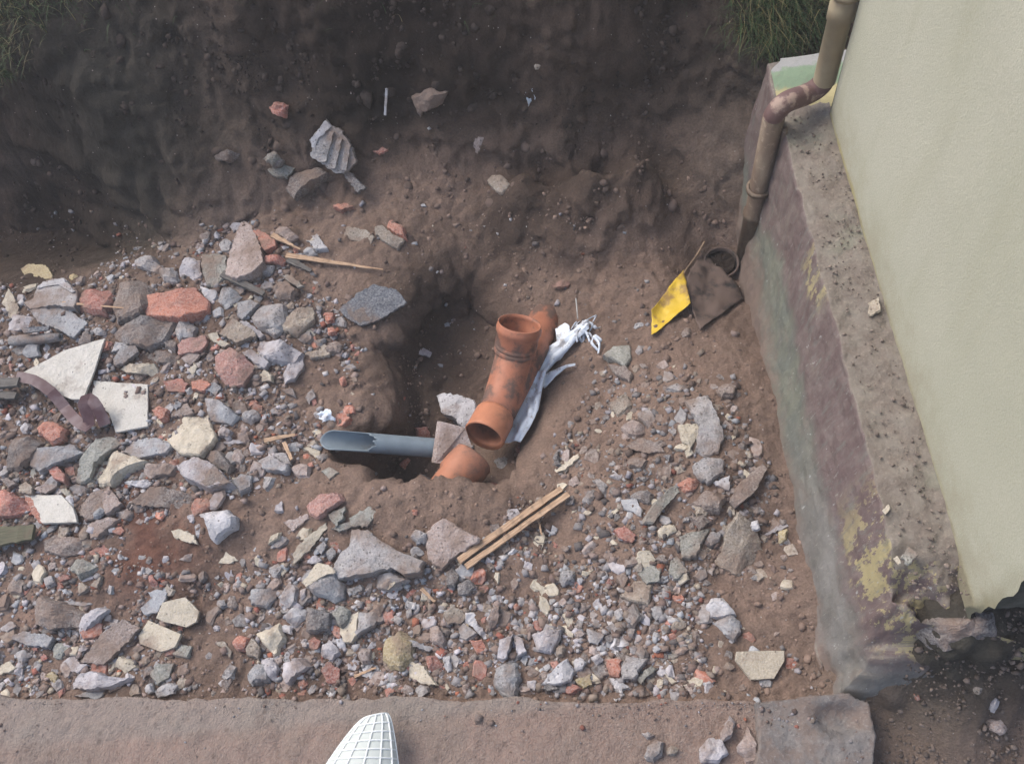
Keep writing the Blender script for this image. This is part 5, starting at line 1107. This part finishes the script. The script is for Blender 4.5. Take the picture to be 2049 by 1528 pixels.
k_ = 8; f = [(i * k_ + j, i * k_ + (j + 1) % k_, (i + 1) * k_ + (j + 1) % k_, (i + 1) * k_ + j) for i in range(len(st_) - 1) for j in range(k_)] + [tuple(range(8))[::-1], tuple((len(st_) - 1) * 8 + j for j in range(8))]
o = mesh('plastic_strap', [p - st_[0] for p in v], f, M_MAR, None, False, st_[0]); tag(o, 'twisted maroon plastic strap curling against the square white tile', 'plastic strap')
rb = empty('broken_gutter', hp(80, 690, .04)); tag(rb, 'broken blue-grey hollow piece with a dark slot above the big cream board', 'plastic piece')
g0_, g1_ = hp(34, 692, .03), hp(134, 686, .035); dd = (g1_ - g0_) / np.linalg.norm(g1_ - g0_); Lr = np.linalg.norm(g1_ - g0_)
def halfr(i, s, r_, t): return r_ + .001 * math.sin(s * 90), s
lathe('shell', g0_, g1_, [(0, .011), (0, .016), (Lr * .3, .019), (Lr * .7, .017), (Lr, .013), (Lr, .009), (Lr * .5, .011), (0, .011)], MAT['b'], rb, 7, halfr)
v = [p for p in (hp(64, 676, .06), hp(120, 672, .06), hp(118, 680, .06), (hp(70, 686, .06)))]
setloc(mesh('slot', list(v) + [p - [0, 0, .006] for p in v], [(0, 1, 2, 3), (0, 4, 5, 1), (1, 5, 6, 2), (2, 6, 7, 3), (3, 7, 4, 0), (7, 6, 5, 4)], MAT['s']), rb)
rag = sheet('foil_scrap', [hp(1052, 200, .03), hp(1066, 192, .03), hp(1072, 214, .025), hp(1058, 222, .02)], M_FILM, 10, .001, .02, .01, None, 40, .006, 9); tag(rag, 'crumpled white scrap of foil stuck in the middle of the dark bank', 'plastic scrap')
rag = sheet('film_scrap', [hp(640, 838, .03), hp(664, 826, .03), hp(676, 848, .02), hp(650, 850, .02)], M_FILM, 10, .001, .02, .01, None, 40, .006, 12); tag(rag, 'small white plastic scrap at the trench side of the left pile', 'plastic scrap')
# ---------------------------------------------------------------- scattered small pieces
def ico():
    p = (1 + 5 ** .5) / 2; v = np.array([(-1, p, 0), (1, p, 0), (-1, -p, 0), (1, -p, 0), (0, -1, p), (0, 1, p), (0, -1, -p), (0, 1, -p), (p, 0, -1), (p, 0, 1), (-p, 0, -1), (-p, 0, 1)], float); v /= np.linalg.norm(v[0])
    f = np.array([(0, 11, 5), (0, 5, 1), (0, 1, 7), (0, 7, 10), (0, 10, 11), (1, 5, 9), (5, 11, 4), (11, 10, 2), (10, 7, 6), (7, 1, 8), (3, 9, 4), (3, 4, 2), (3, 2, 6), (3, 6, 8), (3, 8, 9), (4, 9, 5), (2, 4, 11), (6, 2, 10), (8, 6, 7), (9, 8, 1)]); return v, f
BV = np.array([(x, y, z) for x in (-1, 1) for y in (-1, 1) for z in (-1, 1)], float) * .75
BF = np.array([(0, 1, 3), (0, 3, 2), (4, 6, 7), (4, 7, 5), (0, 4, 5), (0, 5, 1), (2, 3, 7), (2, 7, 6), (0, 2, 6), (0, 6, 4), (1, 5, 7), (1, 7, 3)])
ZP = {'left': [(-200, 600), (0, 580), (150, 560), (250, 500), (480, 440), (600, 480), (660, 600), (720, 720), (690, 850), (630, 900), (620, 950), (470, 990), (380, 1060), (180, 1100), (-200, 1110)],
      'near': [(-200, 1120), (150, 1095), (420, 1120), (600, 1060), (880, 1110), (1050, 1010), (1130, 1080), (1300, 1130), (1500, 1200), (1600, 1330), (1500, 1385), (900, 1385), (-200, 1390)],
      'right': [(1080, 960), (1200, 740), (1350, 730), (1470, 760), (1540, 950), (1590, 1130), (1590, 1290), (1350, 1140), (1130, 1060)]}
def zone_of(x, y):
    for k, p in ZP.items():
        if inpoly(x, y, p): return k
    return None
hero_px = [(h[0], h[0].min(0), h[0].max(0)) for h in hero_polys]
def in_hero(x, y):
    for p, lo, hi in hero_px:
        if lo[0] <= x <= hi[0] and lo[1] <= y <= hi[1] and inpoly(x, y, p): return True
    return False
avoid = [[(640, 855), (900, 870), (930, 900), (980, 905), (985, 980), (900, 990), (870, 930), (640, 910)], [(925, 860), (985, 620), (1120, 600), (1200, 640), (1200, 700), (1060, 900), (1000, 920)], [(1300, 560), (1400, 490), (1480, 520), (1400, 660), (1300, 680)]]
bare = [[(380, 1190), (500, 1200), (520, 1380), (400, 1385), (360, 1280)], [(1440, 1150), (1600, 1180), (1600, 1390), (1430, 1390), (1400, 1280)], [(1000, 1110), (1120, 1110), (1100, 1200), (1000, 1190)], [(150, 1150), (290, 1150), (250, 1260), (190, 1260)], [(600, 700), (700, 720), (690, 850), (610, 870), (560, 800)], [(250, 1050), (460, 1000), (520, 1090), (420, 1140), (250, 1130)], [(380, 1020), (470, 1000), (620, 965), (900, 985), (1010, 1000), (980, 1085), (700, 1085), (560, 1110), (440, 1150), (280, 1150), (260, 1060)], [(1090, 1020), (1180, 1060), (1160, 1140), (1100, 1090)]]
# the loose individuals: a few shapes per colour, copied
protos = {}
def proto(colr, k):
    if (colr, k) not in protos:
        R = np.random.default_rng(900 + k + ord(colr)); n = R.integers(5, 8); an = np.sort(R.uniform(0, 2 * math.pi, n)); an = an * .5 + np.linspace(0, 2 * math.pi, n, endpoint=False) * .5
        out = np.c_[np.cos(an) * R.uniform(.7, 1.1, n), np.sin(an) * R.uniform(.45, .95, n)] * .015
        shp = 's' if (colr == 'c' or k % 3 == 0) else ('b' if k % 3 == 1 or k == 5 else 'r')
        v, f = piece_mesh(out, .012 if shp != 's' else .006, shp, 77 + k); v[:, 2] += .004
        me = bpy.data.meshes.new('chip'); me.from_pydata([tuple(p) for p in v.tolist()], [], f); me.materials.append(MAT[colr]); protos[(colr, k)] = me
    return protos[(colr, k)]
WORDS = {'g': ('small_concrete_chip', 'grey concrete chips', 'concrete chip'), 'l': ('small_mortar_chip', 'pale lavender-grey chips', 'concrete chip'), 'b': ('small_mortar_chip', 'bluish grey chips', 'concrete chip'),
         'w': ('small_mortar_chip', 'white mortar chips', 'mortar chip'), 'c': ('small_plaster_chip', 'cream plaster chips', 'plaster chip'), 'o': ('small_brick_chip', 'orange brick chips', 'brick chip'), 'r': ('small_brick_chip', 'red brick chips', 'brick chip'),
         'p': ('small_pebble', 'pinkish pebbles', 'pebble'), 'n': ('small_stone', 'brown pebbles', 'pebble'), 't': ('small_stone', 'tan pebbles', 'pebble'), 'k': ('small_pebble', 'dark pebbles', 'pebble')}
LAB = {'g': 'small grey concrete chip', 'l': 'small pale lavender-grey chip', 'b': 'small bluish grey chip', 'w': 'small white mortar chip', 'c': 'small thin cream plaster chip', 'o': 'small orange brick chip', 'r': 'small red brick chip', 'p': 'small pinkish pebble', 'n': 'small brown pebble', 't': 'small tan pebble', 'k': 'small dark pebble'}
PLACE = {'left': 'lying loose in the left pile between the larger stones', 'near': 'lying loose in the near strip of rubble above the slab', 'right': 'lying loose on the rubble slope beside the plinth'}
PRB = {'left': 'gggllbbpppwnnnttkkkkorc', 'near': 'ggglllbbpppwwnnnttkkkorcc', 'right': 'ggppnnnnttkkkc'}
placed = []; tally = {}
for _ in range(16000):
    if len(placed) >= 1350: break
    x, y = rng.uniform(-60, 1610), rng.uniform(440, 1390); z = zone_of(x, y)
    if z is None or in_hero(x, y) or any(inpoly(x, y, a) for a in avoid) or (any(inpoly(x, y, a) for a in bare) and rng.random() < .85): continue
    if z == 'right' and rng.random() < .35: continue
    sz = float(np.clip(rng.lognormal(.14 if z != 'right' else .0, .42), .5, 2.3))
    if any((x - a) ** 2 + (y - b) ** 2 < (5.6 * (sz + s2)) ** 2 for a, b, s2, *_r in placed): continue
    colr = rng.choice(list(PRB[z])); nm = WORDS[colr][0]
    if tally.get(nm, 0) >= 295: continue
    tally[nm] = tally.get(nm, 0) + 1; placed.append((x, y, sz, colr, z))
PH_ = hit([p[0] for p in placed], [p[1] for p in placed])
for (x, y, sz, colr, z), g in zip(placed, PH_):
    k = int(rng.integers(0, 7)); nm, grp, cat = WORDS[colr]; o = bpy.data.objects.new(nm, proto(colr, k)); COL.objects.link(o)
    nr = Vector(gnormal(g[0], g[1], .03)) + Vector((rng.normal(0, .3), rng.normal(0, .3), .3)); q = nr.to_track_quat('Z', 'Y').to_matrix() @ Matrix.Rotation(rng.uniform(0, 6.28), 3, 'Z')
    o.matrix_world = Matrix.LocRotScale(Vector(g) + Vector((0, 0, .0015 * sz)), q, Vector((sz, sz * rng.uniform(.7, 1.1), sz * rng.uniform(.8, 1.3)))); tag(o, LAB[colr] + ' ' + PLACE[z], cat, grp + ' ' + PLACE[z])

# ---------------------------------------------------------------- gravel and crumbs (uncountable)
def grit_mat(name, rghns=.95):
    m = NT(name); at = m.n('ShaderNodeAttribute', _attribute_name='tint'); co = m.geo(); b = m.mix(m.ramp(m.noise(co, 150, 4, .7), .3, .7, 0, .6), at.outputs['Color'], m.mix(.5, at.outputs['Color'], (.12, .09, .08)))
    m.l(b, m.b.inputs['Base Color']); m.bump(m.noise(co, 200, 4, .7), .7, .004); return m.m
ICO = ico()
def grit(name, pos, size, cols, mat, flat=.6, sink=.2, box=False):
    IV, IF = (BV, BF) if box else ICO; nv_, nf_ = len(IV), len(IF)
    n = len(pos); R = rng; V = np.repeat(IV[None], n, 0) * R.uniform(.55, 1.25, (n, nv_, 3 if box else 1)); V = V * np.stack([R.uniform(.7, 1.3, n), R.uniform(.6, 1.1, n), R.uniform(.45, .95, n) * flat / .6], -1)[:, None]
    for ax in (0, 2):
        a_ = R.uniform(0, 2 * math.pi, n) if ax == 0 else R.normal(0, .5, n); c, s = np.cos(a_), np.sin(a_); i, j = ((0, 1) if ax == 0 else (1, 2))
        vi = V[:, :, i] * c[:, None] - V[:, :, j] * s[:, None]; vj = V[:, :, i] * s[:, None] + V[:, :, j] * c[:, None]; V[:, :, i] = vi; V[:, :, j] = vj
    V = V * size[:, None, None] + (pos + np.array([0, 0, 1.]) * (size * (.5 - sink))[:, None])[:, None]; V = V.reshape(-1, 3)
    Fc = (IF[None] + (np.arange(n) * nv_)[:, None, None]).reshape(-1, 3)
    me = bpy.data.meshes.new(name); me.vertices.add(len(V)); me.vertices.foreach_set('co', V.astype(np.float32).ravel()); me.loops.add(Fc.size); me.loops.foreach_set('vertex_index', Fc.astype(np.int32).ravel())
    me.polygons.add(len(Fc)); me.polygons.foreach_set('loop_start', (np.arange(len(Fc)) * 3).astype(np.int32)); me.polygons.foreach_set('loop_total', np.full(len(Fc), 3, np.int32)); me.update(calc_edges=True); me.validate()
    col_attr(me, 'tint', np.repeat(cols, nv_, 0)); me.materials.append(mat); o = bpy.data.objects.new(name, me); COL.objects.link(o); return o
def in_mask(poly, X, Y): return poly_sd(poly, X, Y) > 0
def wmask(X, Y):
    w = np.full(X.shape, .035)
    for k, p in ZP.items(): sd = poly_sd(p, X + fbm(X / 60, Y / 60, 300, 3) * 40, Y + fbm(X / 60, Y / 60, 310, 3) * 40); w = np.maximum(w, ss(-30, 40, sd) * {'left': 1., 'near': 1., 'right': .45}[k])
    for a in bare: w = w * (1 - .9 * ss(-20, 20, poly_sd(a, X, Y)))
    w = np.where(Y > 1402, .10, w); w = np.where(Y < 430, .02, w); return w * (.42 + 1.1 * ss(-.25, .3, fbm(X / 60, Y / 60, 330, 4)))
def sample(n, yl, yh, wf):
    X = rng.uniform(-350, 2300, n); Y = rng.uniform(yl, yh, n); k = rng.random(n) < wf(X, Y); return X[k], Y[k]
PAL = np.array([MATC for MATC in [(.31, .30, .31), (.42, .40, .43), (.24, .23, .235), (.12, .11, .11), (.28, .22, .20), (.18, .135, .115), (.16, .115, .10), (.22, .18, .15), (.36, .38, .41), (.50, .49, .50), (.42, .37, .30), (.32, .12, .075), (.26, .10, .075)]])
pr = np.array([12, 10, 12, 10, 14, 18, 18, 10, 6.5, 4.2, 2., 2.2, 2.2]); pr = pr / pr.sum()
def surf(X, Y):   # ground, or slab, or ledge
    g = hit(X, Y); xe = pa[1] + (g[:, 0] - pa[0]) * (pb[1] - pa[1]) / (pb[0] - pa[0]); return g
X, Y = sample(84000, 400, 1404, wmask); g = hit(X, Y); ok = (g[:, 0] < .5)
g, X, Y = g[ok], X[ok], Y[ok]; sz = np.clip(rng.lognormal(-5.4, .55, len(g)), .0016, .013); cols = PAL[rng.choice(len(PAL), len(g), p=pr)] * rng.uniform(.75, 1.2, (len(g), 1))
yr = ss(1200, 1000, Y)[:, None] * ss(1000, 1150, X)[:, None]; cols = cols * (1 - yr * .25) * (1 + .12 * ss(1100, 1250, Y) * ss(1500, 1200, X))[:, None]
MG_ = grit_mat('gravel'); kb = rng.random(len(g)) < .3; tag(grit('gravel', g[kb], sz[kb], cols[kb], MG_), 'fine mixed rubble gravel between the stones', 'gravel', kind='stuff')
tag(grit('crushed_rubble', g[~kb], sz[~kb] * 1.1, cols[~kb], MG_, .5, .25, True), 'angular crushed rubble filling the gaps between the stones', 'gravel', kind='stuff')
def w2(X, Y): return np.where(Y > 1400, 0, .8 * (.25 + ss(-.2, .4, fbm(X / 70, Y / 70, 350, 3)))) * np.where(Y < 430, .55, 1)
X, Y = sample(60000, -120, 1400, w2); g = hit(X, Y); ok = g[:, 0] < .56; g = g[ok]; sz = np.clip(rng.lognormal(-5.9, .6, len(g)), .001, .013) * (1 + .9 * ss(.08, .3, g[:, 2]) * (rng.random(len(g)) < .3))
hh = ss(.05, .3, g[:, 2])[:, None]; cols = (np.array([[.235, .168, .134]]) * (1 - hh) + np.array([[.058, .044, .037]]) * hh) * rng.uniform(.6, 1.25, (len(g), 1)) * (1 - .7 * np.clip(sum(np.exp(-((g[:, 0] - P(a_, b_, -.1)[0]) ** 2 + (g[:, 1] - P(a_, b_, -.1)[1]) ** 2) / r_ ** 2) for a_, b_, r_ in ((120, 470, .36), (60, 515, .22), (890, 620, .13), (1130, 385, .14))), 0, 1))[:, None]  # crumbs darkened by painted shade in left hollow, trench and under the lip
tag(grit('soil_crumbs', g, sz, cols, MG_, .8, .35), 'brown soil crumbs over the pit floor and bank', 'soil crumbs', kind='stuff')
def w3(X, Y):
    c = ss(.0, .35, fbm(X / 55, Y / 55, 390, 3)); w = np.where(Y < 450, .12 + .9 * c, .0)
    for px_, py_, r_, a_ in ((800, 780, 130, .7), (1000, 520, 170, .25), (1250, 500, 170, .3), (1180, 850, 120, .4), (1400, 700, 100, .35)): w = np.maximum(w, a_ * c * np.exp(-((X - px_) ** 2 + (Y - py_) ** 2) / r_ ** 2))
    return w
X, Y = sample(15000, -100, 1000, w3); g = hit(X, Y); ok = g[:, 0] < .52; g = g[ok]; sz = np.clip(rng.lognormal(-4.95, .55, len(g)), .003, .03)
tn = ss(.05, .3, g[:, 2])[:, None]; cols = (np.array([[.16, .115, .095]]) * (1 - tn) + np.array([[.048, .036, .030]]) * tn) * rng.uniform(.65, 1.3, (len(g), 1)) * (.4 + .6 * ss(.05, .45, np.hypot(g[:, 0] - P(120, 450, 0)[0], g[:, 1] - P(120, 450, 0)[1])))[:, None]  # clods get the left hollow's shade painted into their tint
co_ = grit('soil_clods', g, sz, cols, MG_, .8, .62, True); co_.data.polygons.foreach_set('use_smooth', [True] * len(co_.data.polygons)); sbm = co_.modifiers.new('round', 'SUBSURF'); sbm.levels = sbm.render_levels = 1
tag(co_, 'crumbly soil clods on the bank and the trench sides', 'soil clods', kind='stuff')
# pale grit flecks
X, Y = sample(2600, -50, 1400, lambda X, Y: np.where(Y < 430, .08, .7)); g = hit(X, Y); g = g[g[:, 0] < .56]; sz = rng.uniform(.0008, .0026, len(g)); cols = np.array([(.55, .5, .47), (.5, .3, .24), (.6, .58, .55)])[rng.integers(0, 3, len(g))]
tag(grit('pale_grit', g, sz, cols, MG_, .8, .1), 'pale grit specks scattered over the soil', 'grit', kind='stuff')
# grit on slab and ledge, and in the corner soil
def onledge(n):
    y = rng.uniform(YN + .03, YE - .2, n); x = rng.uniform(XO + .015, XF - .005, n); k = rng.random(n) < .25 + ss(-.1, .3, fbm(y * 5, x * 5, 370, 3)); return np.stack([x, y, np.full(n, ZL + .002)], -1)[k]
g = onledge(1500); sz = np.clip(rng.lognormal(-6.1, .5, len(g)), .0012, .007); cols = np.array([[.17, .14, .12]]) * rng.uniform(.7, 1.6, (len(g), 1))
tag(grit('ledge_grit', g, sz, cols, MG_, .6, .1), 'soil crumbs and grit lying along the plinth ledge', 'grit', kind='stuff')
n = 5000; x = rng.uniform(-2.1, .48, n); y = rng.uniform(-.1, .40, n); k = rng.random(n) < .12 + .5 * ss(-.6, .5, x) ; x, y = x[k], y[k]; ye = pa[1] + (x - pa[0]) * (pb[1] - pa[1]) / (pb[0] - pa[0]); y = np.minimum(y, ye - .005); ed_ = rng.random(len(y)) < .35; y = np.where(ed_, ye - np.abs(rng.normal(0, .02, len(y))) - .003, y)
g = np.stack([x, y, .056 + fbm(x * 7, y * 7, 22, 4) * .010], -1); sz = np.clip(rng.lognormal(-6.5, .6, len(g)), .0008, .009); cols = PAL[rng.choice(len(PAL), len(g), p=pr)] * rng.uniform(.7, 1.1, (len(g), 1))
tag(grit('slab_grit', g, sz, cols, MG_, .6, .1), 'grit sprinkled over the dusty slab', 'grit', kind='stuff')
x = rng.uniform(.28, .56, 1300); y = rng.uniform(.02, .37, 1300); g = np.stack([x, y, .092 + 0 * x], -1); k = poly_sd(bq, x, y) > .006; g = g[k & (fbm(x * 14, y * 14, 395, 3) > -.1)]; sz = np.clip(rng.lognormal(-6.1, .6, len(g)), .0012, .009); cols = PAL[rng.choice(len(PAL), len(g), p=pr)] * rng.uniform(.55, 1., (len(g), 1))
tag(grit('block_grit', g, sz, cols, MG_, .6, .2), 'dirt and grit lying on the concrete block', 'grit', kind='stuff')
x = rng.uniform(.5, 1.0, 2500); y = rng.uniform(.05, .43, 2500); g = np.stack([x, y, hz(x, y)], -1); sz = np.clip(rng.lognormal(-5.9, .55, len(g)), .0012, .009); cols = np.array([[.13, .105, .09]]) * rng.uniform(.6, 1.7, (len(g), 1))
tag(grit('corner_grit', g, sz, cols, MG_, .7, .2), 'soil crumbs and grit in the damp corner', 'grit', kind='stuff')

# ---------------------------------------------------------------- grass
def grass(name, spots, n, mat, lab, H=(.05, .13), lean=(0, -1)):
    v, f, cl = [], [], []; sp_ = [spots[i] for i in rng.integers(0, len(spots), n)]; pre = hit([c[0] + rng.normal(0, c[2]) for c in sp_], [c[1] + rng.normal(0, c[2] * .8) for c in sp_])
    for _ in range(n):
        p = pre[_]; h = rng.uniform(*H); an = rng.uniform(0, 6.28); d = np.array([math.cos(an), math.sin(an), 0]) * rng.uniform(.2, .9) + np.array([lean[0], lean[1], 0]) * rng.uniform(0, .8)
        w = rng.uniform(.0008, .0018); s = np.array([-d[1], d[0], 0]); s = s / (np.linalg.norm(s) + 1e-9) * w; n0 = len(v); c = rng.uniform(.6, 1.5)
        dryc = rng.random() < .22
        for i in range(6):
            t = i / 5; q = p + d * h * t * t + np.array([0, 0, 1]) * h * (t - .55 * t * t * np.linalg.norm(d)); v += [q - s * (1 - t * .9), q + s * (1 - t * .9)]; cl += [((.20, .17, .08) if dryc else (.042, .072, .027))] * 2
        cl[-12:] = [tuple(k * c for k in q_) for q_ in cl[-12:]]
        f += [(n0 + 2 * i, n0 + 2 * i + 1, n0 + 2 * i + 3, n0 + 2 * i + 2) for i in range(5)]
    o = mesh(name, v, f, mat, None, False); col_attr(o.data, 'tint', np.array(cl)); return tag(o, lab, 'grass', kind='stuff')
m = NT('grass_blade'); at = m.n('ShaderNodeAttribute', _attribute_name='tint'); m.l(at.outputs['Color'], m.b.inputs['Base Color']); m.b.inputs['Roughness'].default_value = .6; M_GR = m.m
grass('grass_tuft', [(1560, 20, 40), (1500, 60, 25), (1600, 60, 35), (1540, 90, 25), (1600, -20, 50), (1520, -30, 40)], 2600, M_GR, 'long green grass tuft hanging over the bank by the far house corner')
grass('grass', [(20, 20, 50), (-60, 100, 50), (30, 90, 30), (-40, -40, 80), (120, -30, 60), (0, 150, 25)], 2200, M_GR, 'green grass at the upper left edge of the bank', (.03, .09))
grass('grass_cover', [(x_, y_, 90) for x_ in range(-200, 1900, 200) for y_ in (-200, -120)], 3000, M_GR, 'sparse grass on the ground beyond the bank', (.03, .09))

# ---------------------------------------------------------------- volume added to mimic the pale veil of window glass
v = [(x, y, z) for z in (-1.5, 5.) for x, y in ((-61, -61), (61, -61), (61, 61), (-61, 61))]
hzm = bpy.data.materials.new('added_veil'); hzm.use_nodes = True; t_ = hzm.node_tree; t_.nodes.remove(t_.nodes['Principled BSDF'])
pvn = t_.nodes.new('ShaderNodeVolumePrincipled'); pvn.inputs['Color'].default_value = (.9, .9, .9, 1); pvn.inputs['Density'].default_value = .013; t_.links.new(pvn.outputs[0], t_.nodes['Material Output'].inputs['Volume'])
ho = mesh('added_veil', v, [(3, 2, 1, 0), (4, 5, 6, 7), (0, 1, 5, 4), (1, 2, 6, 5), (2, 3, 7, 6), (3, 0, 4, 7)], hzm); tag(ho, 'thin pale volume added for the window-glass veil', 'added_veil', kind='stuff')
